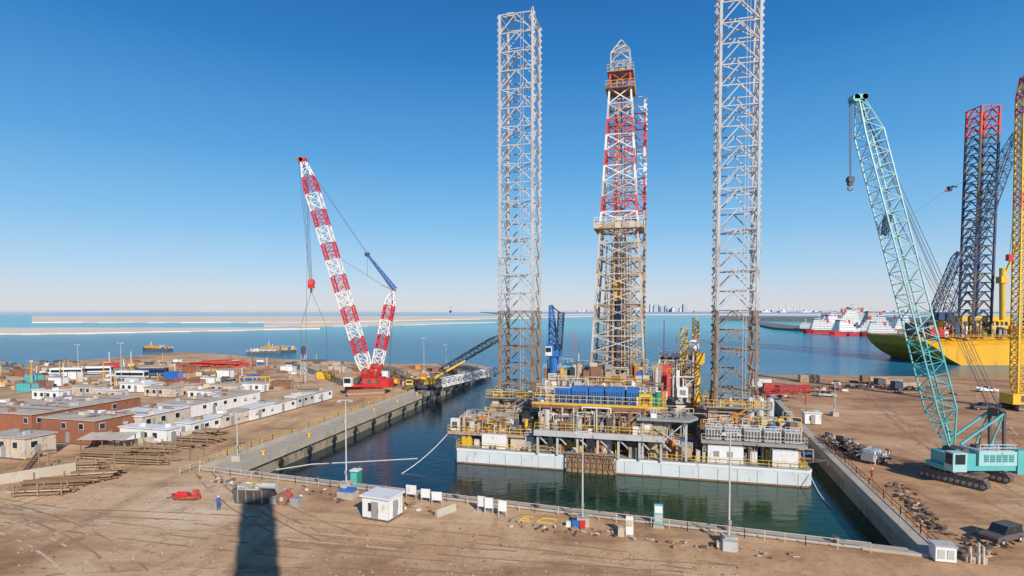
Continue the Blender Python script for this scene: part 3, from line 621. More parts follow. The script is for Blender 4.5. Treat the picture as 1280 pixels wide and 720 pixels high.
# ------------------------------------------------------------ vessels, coasts, skyline
def vessel(px,py,L,hm,rz=0,tiers=4,name='supply_vessel',sup=None):
    sup=sup or white
    p=S(px,py,-3); mb=MB(); b=L*.11
    pts=[(-L/2,-b),(L*.32,-b),(L*.45,-b*.6),(L/2,0),(L*.45,b*.6),(L*.32,b),(-L/2,b)]
    mb.prism(pts,-1,L*.06,hm,grey); mb.prism([(x*1.03,y*1.03) for x,y in pts[1:6]],L*.06,L*.095,hm,grey)
    z=L*.08
    for i in range(tiers):
        k=1-i*.12; x1=L*.36-i*L*.015; x0_=x1-L*.52*k
        mb.box(x0_,x1,-b*.85*k,b*.85*k,z,z+L*.05,sup)
        x=x0_+.6
        while x<x1-.8:
            for sd_ in(-1,1): mb.box(x,x+L*.013,sd_*b*.85*k-.06,sd_*b*.85*k+.06,z+L*.022,z+L*.034,glass)
            x+=L*.025
        mb.rail([(x0_,-b*.85*k,z+L*.05),(x1,-b*.85*k,z+L*.05)],grey,1,3,.08)
        z+=L*.051
    mb.box(L*.18,L*.30,-b*.5,b*.5,z,z+L*.04,sup); mb.box(L*.19,L*.305,-b*.52,b*.52,z+L*.012,z+L*.028,glass)
    mb.cyl((L*.2,0,z+L*.04),(L*.2,0,z+L*.16),L*.006,white,6); mb.beam((L*.2,-b*.4,z+L*.1),(L*.2,b*.4,z+L*.1),L*.004,white)
    for s_ in(-1,1): mb.box(L*.02,L*.06,s_*b*.5-L*.01,s_*b*.5+L*.01,z-L*.05,z+L*.03,fred)
    clutter(mb,-L*.45,-L*.05,-b*.7,b*.7,L*.06,26,L*.09,[white,white,blue,dsteel,yellow,lgrey])
    mb.rail([(-L/2,-b,L*.06),(L*.3,-b,L*.06)],white,1.2,3,.09)
    mb.finish(name,None,place(p,rz))
vessel(1036,417,56,red,rad(165)); vessel(1060,419,54,red,rad(200)); vessel(1083,418,60,red,rad(-15),5); vessel(1108,421,50,red,rad(160)); vessel(1028,412,66,navy,rad(10),5); vessel(1100,412,72,dsteel,rad(185),5,'supply_vessel',lgrey); vessel(1052,411,74,navy,rad(5),6); vessel(1078,410,78,green,rad(178),6,'supply_vessel',lgrey); vessel(1120,415,60,brick,rad(20),5); vessel(1016,414,44,dsteel,rad(150),3); vessel(1048,414,60,dsteel,rad(190),5)
vessel(332,442,22,dsteel,rad(5),1,'work_barge',cream); vessel(345,440,26,dsteel,rad(170),1,'work_barge',yellow); vessel(196,438,22,dsteel,rad(170),1,'work_barge',yellow)
vessel(1140,446,26,dsteel,rad(180),2)
def blob(name,pts,z0,z1,m):
    mb=MB(); mb.prism([(p.x,p.y) for p in pts],z0,z1,m); o=mb.finish(name); b2=bmesh.new(); b2.from_mesh(o.data); bmesh.ops.recalc_face_normals(b2,faces=b2.faces[:]); b2.to_mesh(o.data); b2.free()
def band(px0,px1,yn,yf,n,j):
    P=[]
    for i in range(n+1):
        x=px0+(px1-px0)*i/n; P.append(S(x,yn+R.uniform(-j,j)+(yf-yn)*.9*max(0,(i/n-.5)/.5),-3))
    for i in range(n,-1,-1):
        x=px0+(px1-px0)*i/n; P.append(S(x,yf+R.uniform(-j,j)*.4,-3))
    return P
blob('sandbank',band(-300,400,418.5,410.5,30,.5),-4,-1.6,sand)
blob('sandbank',band(40,745,403.5,395.2,34,.3),-4,-1.0,sand)
blob('sandbank',band(330,620,408.0,402.6,20,.3),-4,-2,sand)
blob('breakwater',[S(968,412,-3),S(1012,415,-3),S(1014,411,-3),S(975,407,-3),S(940,403,-3),S(935,405,-3)],-4,0,rock)
blob('breakwater',[S(900,401,-3),S(1180,404,-3),S(1180,399,-3),S(900,397,-3)],-4,3,rock)
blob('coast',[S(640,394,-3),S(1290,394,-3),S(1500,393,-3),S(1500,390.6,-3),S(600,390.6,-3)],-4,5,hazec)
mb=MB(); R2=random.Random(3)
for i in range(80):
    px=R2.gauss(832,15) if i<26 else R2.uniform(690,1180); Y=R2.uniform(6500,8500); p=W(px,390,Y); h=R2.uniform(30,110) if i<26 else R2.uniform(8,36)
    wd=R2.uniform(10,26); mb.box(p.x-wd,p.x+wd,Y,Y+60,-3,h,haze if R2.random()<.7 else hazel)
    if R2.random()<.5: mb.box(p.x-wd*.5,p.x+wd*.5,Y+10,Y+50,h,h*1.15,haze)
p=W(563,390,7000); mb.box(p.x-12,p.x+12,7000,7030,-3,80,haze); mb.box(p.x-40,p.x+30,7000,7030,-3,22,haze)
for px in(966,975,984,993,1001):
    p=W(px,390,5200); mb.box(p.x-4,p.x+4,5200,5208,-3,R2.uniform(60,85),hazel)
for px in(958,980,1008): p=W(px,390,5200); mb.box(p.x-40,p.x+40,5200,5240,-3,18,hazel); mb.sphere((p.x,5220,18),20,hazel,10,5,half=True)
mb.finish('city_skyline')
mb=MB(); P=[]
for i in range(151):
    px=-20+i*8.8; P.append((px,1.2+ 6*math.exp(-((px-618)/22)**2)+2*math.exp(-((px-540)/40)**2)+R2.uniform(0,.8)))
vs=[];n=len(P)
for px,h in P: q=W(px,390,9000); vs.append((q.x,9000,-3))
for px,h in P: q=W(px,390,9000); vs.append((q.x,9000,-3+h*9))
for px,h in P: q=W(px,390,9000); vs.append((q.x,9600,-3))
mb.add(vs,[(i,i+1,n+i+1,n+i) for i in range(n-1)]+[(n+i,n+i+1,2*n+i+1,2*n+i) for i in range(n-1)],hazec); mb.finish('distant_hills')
# ------------------------------------------------------------ left yard buildings
def cabin(name,p,L,Wd,H,wm,rm,rz=RA,wins=True,ac=True,door=True,wh=1.0,gap=2.3,overhang=.25):
    e=empty(name,place(p,rz))
    mb=MB(); mb.box(0,L,0,Wd,0,H,wm); mb.box(-.04,L+.04,-.04,Wd+.04,0,.25,dsteel)
    y=0
    while y<Wd: mb.box(L,L+.03,y,y+.06,.25,H,lgrey if wm is not brick else rustm); y+=1.25
    mb.finish('walls',e)
    mb=MB(); mb.box(-overhang,L+overhang,-overhang,Wd+overhang,H,H+.18,rm)
    if ac:
        for i in range(int(L*Wd/22)+1): mb.cb((R.uniform(1,L-1),R.uniform(1,Wd-.8),H+.18+.3),(R.uniform(.5,1.6),R.uniform(.5,1.2),.6),R.choice((lgrey,white,cream,rustm,grey,timber)),R.uniform(-.3,.3))
        if L*Wd>60:
            for i in range(3): y=R.uniform(1,Wd-1); mb.beam((.5,y,H+.3),(L-.5,y,H+.3),.08,R.choice((rustm,grey)))
            for i in range(6):
                x=R.uniform(.5,L-3);y=R.uniform(.5,Wd-2); mb.box(x,x+R.uniform(1,2.8),y,y+R.uniform(1,2),H+.181,H+.2+i*.004,R.choice((tan,rustm,lgrey,timber)))
    mb.finish('roof',e)
    if wins:
        mb=MB(); zz=H-wh-.65
        x=.9
        while x<L-1.2:
            if R.random()<.75: mb.box(x-.08,x+1.08,-.05,-.02,zz-.08,zz+wh+.08,white); mb.box(x,x+1,-.08,-.05,zz,zz+wh,glass)
            x+=gap
        y=.9
        while y<Wd-1.2:
            if R.random()<.7: mb.box(L+.03,L+.06,y-.08,y+1.08,zz-.08,zz+wh+.08,white); mb.box(L+.06,L+.09,y,y+1,zz,zz+wh,glass)
            elif R.random()<.6: mb.box(L+.03,L+.5,y+.2,y+.9,zz,zz+.5,lgrey)
            y+=gap+.3
        mb.finish('windows',e)
    if door:
        mb=MB(); mb.box(L*.5-.45,L*.5+.45,-.12,-.02,.25,2.25,grey); mb.box(L+.03,L+.1,Wd*.3,Wd*.3+.9,.25,2.25,grey); mb.finish('door',e)
    return e
eu=Vector((math.cos(RA),math.sin(RA),0)); ev=Vector((-math.sin(RA),math.cos(RA),0))
p=S(222,546)
for i in range(6):
    cabin('portable_cabin',p+ev*(i*8.3)+eu*R.uniform(-.3,.3),3.4,7.9,2.7+.25*R.random(),(white,cream,white,white,lgrey,white)[i],roofm if i%2 else white,wh=.7)
p=S(150,552); cabin('portable_cabin',p,11,3,2.8,white,white)
p=S(196,522); cabin('site_office',p,9,24,3.2,white,roofm,wh=.8,gap=3.0)
p=S(98,556); cabin('workshop_building',p-eu*9,13,8,4.6,brick,roofm,gap=4.2)
p=S(128,543); cabin('office_building',p,10,12,4.0,cream,white,gap=3.2)
p=S(60,548); cabin('workshop_building',p-eu*22,18,24,4.4,brick,roofm,gap=5.0)
p=S(-10,572); cabin('portable_cabin',p-eu*2,9.5,5,3.6,cream,roofm,gap=3)
p=S(-60,545); cabin('site_office',p-eu*8,14,16,4.2,white,roofm)
for px,py,L_,W_ in((235,500,8,3),(262,492,9,3),(180,496,10,4),(120,500,8,3),(150,490,12,4),(300,490,8,3),(90,494,9,3),(40,500,10,3),(215,492,8,3)):
    cabin('portable_cabin',S(px,py),L_,W_,2.8,R.choice((white,cream,white)),R.choice((white,roofm)))
mb=MB(); q=S(128,566)
mb.box(q.x-4,q.x+4,q.y,q.y+3,0,.15,conc)
for x in(-3.8,0,3.8): mb.beam((q.x+x,q.y,0),(q.x+x,q.y,2.4),.08,rustm); mb.beam((q.x+x,q.y+3,0),(q.x+x,q.y+3,2.9),.08,rustm)
mb.add([(q.x-4.3,q.y-.4,2.35),(q.x+4.3,q.y-.4,2.35),(q.x+4.3,q.y+3.3,2.95),(q.x-4.3,q.y+3.3,2.95)],[(0,1,2,3)],roofm); mb.finish('open_shed')
mb=MB(); q=S(30,590); mb.stairs(q,q+eu*3.5+Vector((0,0,3.4)),1.1,timber,9); mb.box(q.x+3.4,q.x+5,q.y-1.4,q.y+.4,3.3,3.45,timber)
for a in((3.5,-1.3),(4.9,-1.3),(4.9,.3)): mb.beam((q.x+a[0],q.y+a[1],0),(q.x+a[0],q.y+a[1],3.3),.08,timber)
mb.finish('access_stair')
for a,b in((S(150,562),S(240,548)),(S(0,606),S(95,590))):
    strip(a,b,0,.25,-.1,1.5 if a.y<100 else 1.2,conc,'yard_wall')
def rack(p,L,n,rz,m=timber):
    mb=MB()
    for i in range(n):
        y=i*1.3
        for z in range(R.randint(1,3)):
            for k in range(R.randint(2,3)): mb.beam((R.uniform(-.5,.5),y+k*.35,.35+z*.42),(L+R.uniform(-1,1),y+k*.35+R.uniform(-.2,.2),.35+z*.42),.11,R.choice((m,m,rustm,tan)))
        if R.random()<.5:
            for x in(.6,L*.5,L-.6): mb.beam((x,y-.15,0),(x,y-.15,1.7),.09,m)
    for x in(.6,L*.5,L-.6): mb.beam((x,-.3,.12),(x,n*1.3,.12),.13,timber)
    mb.finish('timber_rack',None,place(p,rz))
rack(S(96,574),8,5,rad(-8)); rack(S(146,568),9,5,rad(-10)); rack(S(140,580),9,3,rad(-8)); rack(S(196,560),8,6,rad(-12)); rack(S(204,549),8,6,rad(-14)); rack(S(22,612),9,4,rad(10)); rack(S(12,622),7,2,rad(8)); rack(S(80,604),6,3,rad(12)); rack(S(60,590),7,2,rad(4))
def container(p,m,rz,L=6.1,name='shipping_container'):
    mb=MB(); mb.box(0,L,0,2.4,.1,2.6,m); k=.15
    while k<L-.15: mb.box(k,k+.14,-.05,0,.3,2.45,m); mb.box(k,k+.14,2.4,2.45,.3,2.45,m); k+=.3
    for y in(.1,1.25): mb.box(L,L+.04,y,y+1.05,.25,2.45,m)
    for y in(.5,.9,1.6,2.0): mb.beam((L+.08,y,.3),(L+.08,y,2.4),.03,lgrey)
    for x in(0,L-.15):
        for y in(-.02,2.27): mb.box(x-.02,x+.17,y-.04,y+.2,.0,2.68,dsteel)
    mb.finish(name,None,place(p,rz))
cols=[brick,fred,brick,white,cream,white,rustm,blue,white,rustm,teal,tan,yellow]
for i,(px,py) in enumerate([(195,486),(212,486),(232,484),(250,482),(155,482),(60,482),(42,486),(310,480),(80,474),(340,486),(20,490),(360,478),(395,474),(18,470),(132,462),(228,466),(350,466),(410,466),(270,472)]):
    container(S(px,py),cols[i%len(cols)],RA+rad(R.choice((0,0,90,5,-8))))
container(S(30,478),teal,RA); container(S(205,474),blue,RA)
mb=MB(); q=S(272,458)
for i in range(80):
    x=R.uniform(-14,14); y=R.uniform(-6,6); h=R.uniform(.4,3.2)*(1-abs(x)/18); an=R.uniform(-.5,.5)
    mb.beam((q.x+x-5*math.cos(an),q.y+y,h),(q.x+x+5*math.cos(an),q.y+y+5*math.sin(an),h+R.uniform(-.3,.5)),.22,R.choice((red,red,fred,brick)))
mb.finish('red_boom_section_pile')
mb=MB()
for i in range(360):
    px=R.uniform(0,430); py=R.uniform(452,487) ; q=S(px,py)
    if px>350 and py>470: continue
    s_=R.random()
    mb.cb((q.x,q.y,.4+s_*.3),(R.uniform(.6,4),R.uniform(.5,2),R.uniform(.4,1.4)),R.choice((rustm,timber,dsteel,grey,tan,timber,rustm,dsteel,white,cream,yellow if i%3==0 else tan,blue if i%4==0 else dsteel)),R.uniform(-.5,.5))
    if i%6==0: mb.beam((q.x,q.y,0),(q.x,q.y,R.uniform(2,7)),.12,R.choice((yellow,rustm,white,dsteel)))
mb.finish('yard_materials')
mb=MB()
for i in range(110):
    px=R.uniform(440,610); py=R.uniform(460,482); q=S(px,py)
    if q.x>-12+(q.y-240)*.22-5: continue
    mb.cb((q.x,q.y,.6),(R.uniform(.6,3),R.uniform(.6,2),R.uniform(.5,2)),R.choice((rustm,timber,dsteel,orange,white,tan)),R.uniform(-.5,.5))
mb.finish('pier_materials')
mb=MB(); q=S(300,488)
for x in(0,4,8): 
    for y in(0,3): mb.beam((q.x+x,q.y+y,0),(q.x+x,q.y+y,4),.12,yellow)
for z in(2,4):
    for y in(0,3): mb.beam((q.x,q.y+y,z),(q.x+8,q.y+y,z),.1,yellow)
mb.finish('yellow_frame')
mb=MB(); q=S(380,478); lattice(mb,q,q+Vector((0,0,13)),lambda t:1.8*(1-t*.4),8,.12,.08,lambda i:lgrey,'X'); mb.finish('lattice_tower')
# ------------------------------------------------------------ vehicles
def car(p,rz,body,kind='suv',name='parked_car'):
    L,Wd,H={'suv':(4.7,1.9,1.8),'pickup':(5.2,1.9,1.8),'bus':(11,2.5,3.1),'truck':(8,2.5,3.2)}[kind]
    mb=MB()
    def hull(prof,w0,w1,m):
        n=len(prof); mb.add([(x,-(w0 if z<1.0 else w1)/2,z) for x,z in prof]+[(x,(w0 if z<1.0 else w1)/2,z) for x,z in prof],
          [tuple(range(n)),tuple(range(2*n-1,n-1,-1))]+[((i+1)%n,i,n+i,n+(i+1)%n) for i in range(n)],m)
    if kind in('suv','pickup'):
        hull([(-L/2,.4),(L/2,.4),(L/2,.8),(L/2-.2,.98),(L*.22,1.04),(-L/2,1.04)],Wd,Wd*.98,body)
        xe=-L/2+.15 if kind=='suv' else -.5
        hull([(xe,1.04),(L*.22,1.04),(L*.08,H),(xe+.25,H)],Wd*.9,Wd*.82,glass)
        mb.cb(((xe+.25+L*.08)/2,0,H+.02),(L*.08-xe-.3,Wd*.8,.06),body)
        for x in(xe+.15,(xe+L*.15)/2): 
            for s_ in(-1,1): mb.cb((x+.1,s_*Wd*.415,1.42),(.1,.04,.74),body)
        if kind=='pickup':
            for s_ in(-1,1): mb.cb((-L/2+.95,s_*Wd*.46,1.2),(1.8,.08,.35),body)
    elif kind=='bus':
        mb.box(-L/2,L/2,-Wd/2,Wd/2,.45,H,body); mb.box(-L/2+.4,L/2-.3,-Wd/2-.03,-Wd/2,1.5,2.5,glass); mb.box(-L/2+.4,L/2-.3,Wd/2,Wd/2+.03,1.5,2.5,glass); mb.box(L/2,L/2+.03,-1.1,1.1,1.3,2.7,glass); mb.box(-L/2+1,L/2-1,-.6,.6,H,H+.2,lgrey)
        mb.box(-L/2+.1,L/2-.1,-Wd/2-.025,-Wd/2,.7,1.1,blue)
    else:
        mb.box(L/2-2.2,L/2,-1.2,1.2,.7,2.9,body); mb.box(L/2,L/2+.03,-1,1,1.7,2.6,glass); mb.box(L/2-1.6,L/2-.5,-1.23,-1.2,1.7,2.5,glass); mb.box(-L/2,L/2-2.4,-1.2,1.2,.9,1.15,dsteel); mb.box(-L/2,L/2-2.4,-1.2,1.2,1.15,2.6,tan)
    r=.36 if kind in('suv','pickup') else .5
    for x in(-L*.31,L*.31):
        for s_ in(-1,1): mb.cyl((x,s_*(Wd/2-.12)-.13,r),(x,s_*(Wd/2-.12)+.13,r),r,black,14); mb.cyl((x,s_*(Wd/2-.1)-.14,r),(x,s_*(Wd/2-.1)+.14,r),r*.5,lgrey,10)
    mb.finish(name,None,place(p,rz))
car(S(85,470),rad(10),white,'bus','bus'); car(S(120,468),rad(14),white,'bus','bus'); car(S(165,474),rad(-4),white,'bus','bus'); car(S(190,470),rad(6),navy,'bus','bus')
car(S(60,468),rad(0),white,'pickup'); car(S(320,484),rad(-10),white,'suv'); car(S(290,480),rad(80),lgrey,'suv')
car(S(1034,496),rad(-20),lgrey,'suv'); car(S(1234,490),rad(-8),white,'pickup'); car(S(1228,512),rad(170),dsteel,'suv'); car(S(1288,508),rad(10),black,'suv')
car(S(1252,676),rad(200),dsteel,'suv','parked_car'); car(S(1110,484),rad(180),dsteel,'truck','dump_truck'); car(S(1092,480),rad(170),rustm,'truck','dump_truck'); car(S(1132,488),rad(178),navy,'truck','dump_truck')
# ------------------------------------------------------------ right quay contents
cabin('site_hut',S(1006,531),3.2,3,2.6,white,white)
container(S(955,490),fred,RA); container(S(975,494),rustm,RA+.4); container(S(940,484),white,RA); container(S(1000,478),tan,RA)
mb=MB(); q=S(1000,505); lattice(mb,q+Vector((-9,2,3)),q+Vector((2,-1,4.5)),lambda t:1.4,9,.11,.06,lambda i:red,'X',ref=(0,0,1)); mb.beam(q+Vector((-9,2,0)),q+Vector((-9,2,3)),.15,red); mb.beam(q+Vector((1,-1,0)),q+Vector((1,-1,4)),.15,red); mb.finish('crane_boom_section')
def pile(name,pts,n,sz,pl,h=1.2,k0=1.0):
    mb=MB()
    for i in range(n):
        k=R.random()*(len(pts)-1); a=pts[int(k)].lerp(pts[int(k)+1],k-int(k)); x=a.x+R.gauss(0,sz);y=a.y+R.gauss(0,sz)
        if R.random()<.5: mb.cb((x,y,R.uniform(.1,h)),(R.uniform(.3,1.6)*k0,R.uniform(.3,1.0)*k0,R.uniform(.2,.7)*k0),R.choice(pl),R.uniform(0,3))
        else:
            t=R.uniform(0,6.3); l_=R.uniform(.6,2.2)*k0; z=R.uniform(.1,h); mb.beam((x,y,z),(x+l_*math.cos(t),y+l_*math.sin(t),z+R.uniform(-.1,.2)),R.uniform(.04,.12),R.choice(pl))
    mb.finish(name)
pile('scrap_pile',[S(1035,552),S(1075,568),S(1100,580)],220,1.1,[dsteel,white,lgrey,rustm,dsteel,black,rustm],1.6,.8)
pile('pipe_offcuts',[S(1118,606),S(1150,640),S(1172,664)],110,.6,[rustm,tan,timber,dsteel],.3,.55)
mb=MB(); q=S(1092,578); mb.M=place(q,rad(30)); mb.box(-2,2,-1,1,.5,1.6,lgrey); mb.box(-1.6,.4,-.9,.9,1.6,2.3,white)
for k in range(5): mb.beam((-2+k,-1.2,.1),(-1.6+k,-1.2,2),.06,white)
mb.finish('generator_set')
for i,(px,py) in enumerate(((1105,482),(1140,492),(1160,486),(1210,494),(1010,486),(1060,478),(985,484))):
    mb=MB(); q=S(px,py)
    for k in range(6): mb.cb((q.x,q.y+k*.5,.35),(7,.4,.35),timber if i%2 else dsteel,R.uniform(-.05,.05))
    mb.finish('timber_mats')
pile('scrap_pile',[S(960,500),S(1000,492),S(1090,484),S(1160,492)],130,1.5,[dsteel,white,rustm,tan,fred,black],1.4,1.2)
# ------------------------------------------------------------ near quay furniture
def pole(p,h,name='light_pole'):
    mb=MB(); mb.box(p.x-.7,p.x+.7,p.y-.7,p.y+.7,0,1.0,conc); mb.cyl((p.x,p.y,1),(p.x,p.y,h),.12,lgrey,10,.07)
    mb.beam((p.x-.9,p.y,h),(p.x+.9,p.y,h),.06,lgrey)
    for k in(-.8,.8): mb.cb((p.x+k,p.y-.15,h-.12),(.5,.4,.22),lgrey)
    mb.cb((p.x,p.y-.2,2.4),(.3,.2,.5),grey)
    mb.finish(name)
pole(S(433,611),12.5); pole(S(728,656),11.0); pole(S(911,680),12.0); pole(S(297,576),8.0); pole(S(530,466),14); pole(S(152,480),14); pole(S(558,470),12); pole(S(98,470),12);pole(S(1043,520),8)
cabin('guard_hut',S(453,648),3.7,3.0,2.7,white,white,RA-rad(8),ac=False)
q=S(318,627); mb=MB(); mb.M=place(q,rad(-6))
mb.add([(-2.1,-1,0.1),(2.1,-1,.1),(2.1,1,.1),(-2.1,1,.1),(-2.4,-1.2,1.9),(2.4,-1.2,1.9),(2.4,1.2,1.9),(-2.4,1.2,1.9)],[(0,1,5,4),(1,2,6,5),(2,3,7,6),(3,0,4,7),(3,2,1,0)],dsteel)
mb.box(-2.3,2.3,-1.1,1.1,1.55,1.65,rustm); clutter(mb,-1.8,1.6,-.8,.8,1.65,9,.6,[lgrey,white,cream],False)
for x in(-1.6,-.5,.6,1.7): mb.box(x,x+.12,-1.26,-1.05,.2,1.9,grey)
mb.finish('waste_skip')
q=S(356,630); mb=MB(); mb.M=place(q,rad(-14))
for s_ in(-.6,.6): mb.cyl((0,s_-.06,.85),(0,s_+.06,.85),.85,rustm,18); mb.cyl((0,s_-.09,.85),(0,s_+.09,.85),.3,lgrey,10)
mb.cyl((0,-.55,.85),(0,.55,.85),.6,fred,14); mb.cb((1.7,0,.5),(1.3,1.0,1.0),grey); mb.cb((-1.6,.1,.35),(1.0,.9,.7),lgrey)
mb.finish('cable_drum')
q=S(445,607); mb=MB(); mb.M=place(q,RA); mb.box(-.6,.6,-.6,.6,.1,2.2,green); mb.box(-.45,.45,-.65,-.6,.2,2.0,teal); mb.prism([(-.65,-.65),(.65,-.65),(.65,.65),(-.65,.65)],2.2,2.35,white); mb.cyl((.4,.4,2.3),(.4,.4,2.7),.06,grey,6); mb.cyl((.25,-.68,1.1),(.25,-.64,1.1),.05,black,6); mb.finish('portable_toilet')
q=S(435,622); mb=MB(); mb.M=place(q,RA); mb.box(-1.2,1.2,-.8,.8,0,.9,conc); mb.box(-1.0,1.0,-.6,.6,.9,1.3,blue); mb.cb((-.5,0,1.5),(.5,.5,.4),lgrey); mb.finish('mooring_block')
q=S(233,624); mb=MB(); mb.M=place(q,rad(-5))
for i in range(40):
    t=i/40*math.pi*2; mb.beam((1.9*math.cos(t),.8*math.sin(t),.2+R.random()*.4),(1.9*math.cos(t+.6),.8*math.sin(t+.6),.2+R.random()*.5),.09,R.choice((red,red,brick)))
mb.cb((0,0,.35),(3,1.1,.5),dsteel); mb.cyl((-.9,-.4,.8),(.6,-.4,.8),.35,red,10); mb.cb((1.2,.2,.8),(.6,.7,.7),fred); mb.beam((-1.6,0,.4),(-2.6,-.3,.2),.06,dsteel)
mb.finish('hose_reel_sled')
def board(px,py,wd=1.4,h=1.9,m=white,frame=lgrey,sym=True):
    q=S(px,py); mb=MB(); mb.M=place(q,RA+R.uniform(-.15,.15))
    for x in(-wd/2,wd/2): mb.beam((x,0,0),(x,0,h),.05,frame); mb.beam((x,.6,0),(x,0,h*.7),.04,frame)
    mb.box(-wd/2,wd/2,-.07,-.03,h*.35,h,m)
    mb.finish('notice_board')
board(514,624); board(532,628,1.2,1.8); board(546,631,1.3,1.7); board(602,640,1.0,2.0); board(611,642,1.0,2.0); board(628,646,1.0,2.0)
q=S(557,642); mb=MB(); mb.M=place(q,rad(50)); mb.add([(-1.6,-.3,0),(1.6,-.3,0),(1.6,.3,0),(-1.6,.3,0),(-1.6,-.1,.9),(1.6,-.1,.9),(1.6,.1,.9),(-1.6,.1,.9)],[(0,1,5,4),(1,2,6,5),(2,3,7,6),(3,0,4,7),(4,5,6,7)],conc); mb.finish('concrete_barrier')
q=S(787,671); mb=MB(); mb.M=place(q,RA); mb.box(-.45,.45,-.35,.35,0,.3,conc); mb.box(-.4,.4,-.12,.12,.3,2.3,white); mb.box(-.33,.33,-.14,-.12,1.2,1.9,cream); mb.beam((.5,.1,0),(.5,.1,2.4),.05,rustm); mb.cb((-.9,.1,.5),(.7,.7,1.0),cream); mb.finish('electrical_cabinet')
q=S(823,659); mb=MB(); mb.M=place(q,RA); mb.box(-.5,.5,-.12,.12,.3,2.7,teal); mb.box(-.42,.42,-.15,-.12,1.7,2.5,white); mb.box(-.42,.42,-.15,-.12,.7,1.5,lgrey); mb.box(-.6,.6,-.35,.35,0,.3,conc); mb.finish('safety_sign')
q=S(722,655); mb=MB(); mb.M=place(q,RA); mb.box(-.5,.3,-1.2,-.8,0,.8,blue); mb.cb((.7,-1.0,.4),(.6,.5,.8),red); mb.cb((-.9,-1,.3),(.5,.5,.6),white); mb.finish('tool_box')
q=S(912,682); mb=MB(); mb.M=place(q,RA); mb.cb((-.1,-1.2,.5),(1.5,.8,1.0),lgrey); mb.cb((-1.1,-.9,.35),(.6,.6,.7),cream); mb.finish('concrete_block')
q=S(1178,700); mb=MB(); mb.M=place(q,RA); mb.box(-.9,.9,-.7,.7,.1,1.6,white); mb.box(-1,1,-.8,.8,1.6,1.7,lgrey); mb.box(-.7,-.1,-.74,-.7,.4,1.3,lgrey); mb.box(.1,.7,-.74,-.7,.4,1.3,lgrey); mb.finish('electrical_cabinet')
q=S(1222,705); mb=MB(); mb.M=place(q,RA)
for x in(-.6,.1,.5): mb.cyl((x,0,0),(x,.1,2.2-abs(x)),.12,cream,8)
mb.cb((0,.4,.3),(1.8,.6,.6),conc); mb.finish('bollard_posts')
for t in range(6,90,11):
    q=A+dAB*t+nAB*.5; mb=MB(); mb.cyl((q.x,q.y,.28),(q.x,q.y,.8),.22,dsteel,10); mb.cyl((q.x,q.y,.78),(q.x,q.y,.95),.36,dsteel,10); mb.finish('mooring_bollard')
for t in range(10,150,14):
    q=A+dAE*t+nAE*1.2; mb=MB(); mb.cyl((q.x,q.y,.06),(q.x,q.y,.7),.25,yellow,10); mb.cyl((q.x,q.y,.68),(q.x,q.y,.88),.4,yellow,10); mb.finish('mooring_bollard')
pile('quayside_debris',[S(252,598),S(300,606),S(400,618),S(560,640)],90,.8,[timber,rustm,conc,white,dsteel],.2,.5)
pile('quayside_debris',[S(640,655),S(780,672),S(1000,700)],70,.6,[timber,rustm,conc,cream,dsteel],.18,.4)
pile('quayside_debris',[S(1190,700),S(1215,690),S(1240,672)],60,.9,[rustm,dsteel,tan,dsteel],.3,.6)
q=S(672,650); mb=MB(); mb.M=place((q.x,q.y,.05),RA)  # painted yellow ground marking, its strokes drawn as thin beams
for a,b in(((-2.2,-.7),(-1.6,.7)),((-1.6,.7),(-.6,.7)),((-1.9,0),(-1,0)),((.0,-.7),(.5,.7)),((.0,-.7),(1.9,-.7)),((.5,.7),(2.2,.7)),((1.9,-.7),(2.2,.7)),((-2.2,-.7),(-.8,-.7))):
    mb.beam((a[0],a[1],0),(b[0],b[1],0),.06,yellow)
mb.finish('yellow_ground_marking')
mb=MB()
for i in range(1500):
    px=R.uniform(-20,1300);py=R.uniform(590,722); q=S(px,py)
    if px>250 and py< 602+(px-270)*.118+22: continue
    s_=R.uniform(.03,.12); mb.cb((q.x,q.y,s_*.3),(s_*2,s_*1.5,s_),R.choice((conc,tan,rustm,timber)),R.uniform(0,3))
mb.finish('loose_stones')
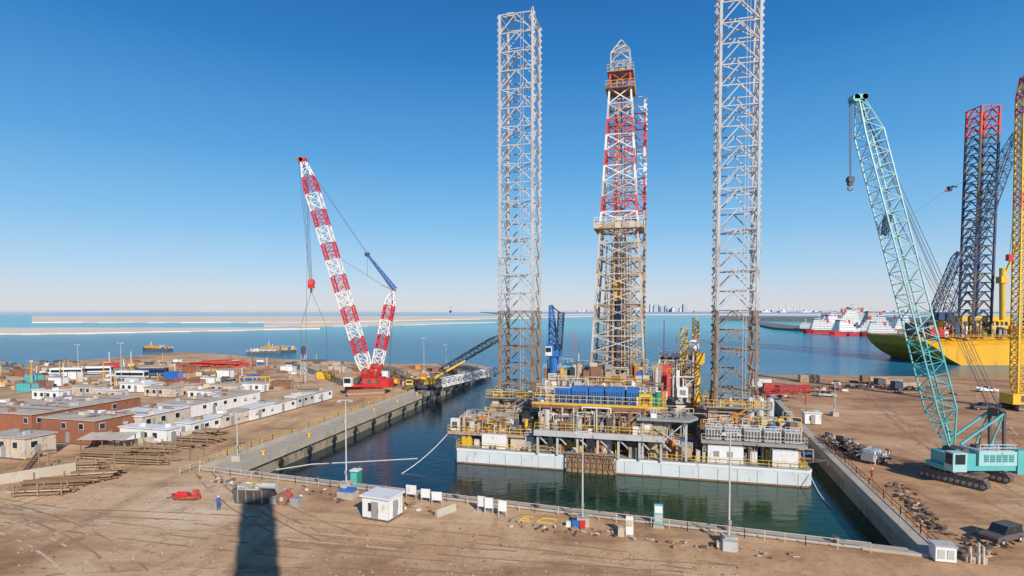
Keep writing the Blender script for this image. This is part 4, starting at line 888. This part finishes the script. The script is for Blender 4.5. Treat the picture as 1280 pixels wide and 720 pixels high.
# ------------------------------------------------------------ workers
def person(p,rz,cloth,name='worker'):
    e=empty(name,place(p,rz))
    V=[];Ed=[];Rd=[]
    def v(x,y,z,r): V.append((x,y,z));Rd.append(r);return len(V)-1
    pel=v(0,0,.95,.15); wa=v(0,0,1.12,.14); ch=v(0,0,1.33,.16); nk=v(0,0,1.5,.065)
    Ed+=[(pel,wa),(wa,ch),(ch,nk)]
    for s_ in(-1,1):
        hp=v(s_*.1,0,.88,.1); kn=v(s_*.12,-.05*s_,.5,.07); an=v(s_*.13,.06*s_,.1,.05); to=v(s_*.14,.06*s_-.17,.05,.045)
        Ed+=[(pel,hp),(hp,kn),(kn,an),(an,to)]
        sh=v(s_*.2,0,1.41,.07); el=v(s_*.27,.02,1.14,.05); wr=v(s_*.26,-.12,.92,.035); Ed+=[(ch,sh),(sh,el),(el,wr)]
    me=bpy.data.meshes.new('body'); me.from_pydata(V,Ed,[]); o=bpy.data.objects.new('body',me); sc.collection.objects.link(o); o.parent=e
    o.modifiers.new('skin','SKIN')
    for i,r in enumerate(Rd): me.skin_vertices[0].data[i].radius=(r,r)
    me.skin_vertices[0].data[0].use_root=True
    sb=o.modifiers.new('sub','SUBSURF'); sb.levels=1; sb.render_levels=1; me.materials.append(cloth)
    mb=MB(); mb.sphere((0,0,1.63),.1,skin,12,8,(.85,1,1.2)); mb.cb((0,-.105,1.62),(.025,.03,.04),skin)
    for s_ in(-1,1): mb.cb((s_*.035,-.092,1.65),(.02,.01,.012),black); mb.cb((s_*.088,0,1.63),(.02,.04,.06),skin)
    mb.cb((0,-.096,1.575),(.045,.01,.01),brick); mb.sphere((0,0,1.67),.125,white,12,5,(1,1.1,1),True); mb.cyl((0,-.02,1.665),(0,-.02,1.675),.145,white,14)
    for s_ in(-1,1):
        w_=Vector((s_*.26,-.13,.9)); mb.beam(w_,w_+Vector((0,-.02,-.08)),.032,skin,6)
        for k in range(4): b_=w_+Vector(((k-1.5)*.018,-.02,-.08)); mb.beam(b_,b_+Vector((0,-.012,-.045-.008*(k in(1,2)))),.008,skin); mb.beam(b_+Vector((0,-.012,-.05)),b_+Vector((0,.003,-.08)),.007,skin)
        mb.beam(w_+Vector((-s_*.03,-.01,-.03)),w_+Vector((-s_*.06,-.04,-.08)),.01,skin)
        mb.cb((s_*.14,.06*s_-.08,.05),(.09,.27,.1),black)
    mb.finish('head_and_hands',e)
person(S(273,637),rad(40),coverall)
person(S(1073,600)+Vector((2,0,0)),rad(-60),mat('orange_coverall',(.6,.16,.03),.85,0,.25,6))
# ------------------------------------------------------------ tall tower behind the viewpoint (its shadow crosses the yard)
hd=Vector((-sx,-sy,0)).normalized(); tipg=S(322,632); Ht=46.5; bp=tipg-hd*(Ht/math.tan(SUN_EL))
mb=MB(); mb.M=place(bp,math.atan2(hd.y,hd.x)-math.pi/2)
mb.box(-1.9,1.9,-2,2,0,Ht,lgrey)
for k in range(11): mb.box(-2.05,2.05,-2.15,2.15,4*k+2,4*k+2.2,grey); mb.box(-.6,.6,-2.06,-2,4*k+3,4*k+4.6,glass)
mb.rail([(-1.9,-2,Ht),(1.9,-2,Ht),(1.9,2,Ht),(-1.9,2,Ht)],yellow,1.1,1.2,.05,True); mb.finish('lift_tower')
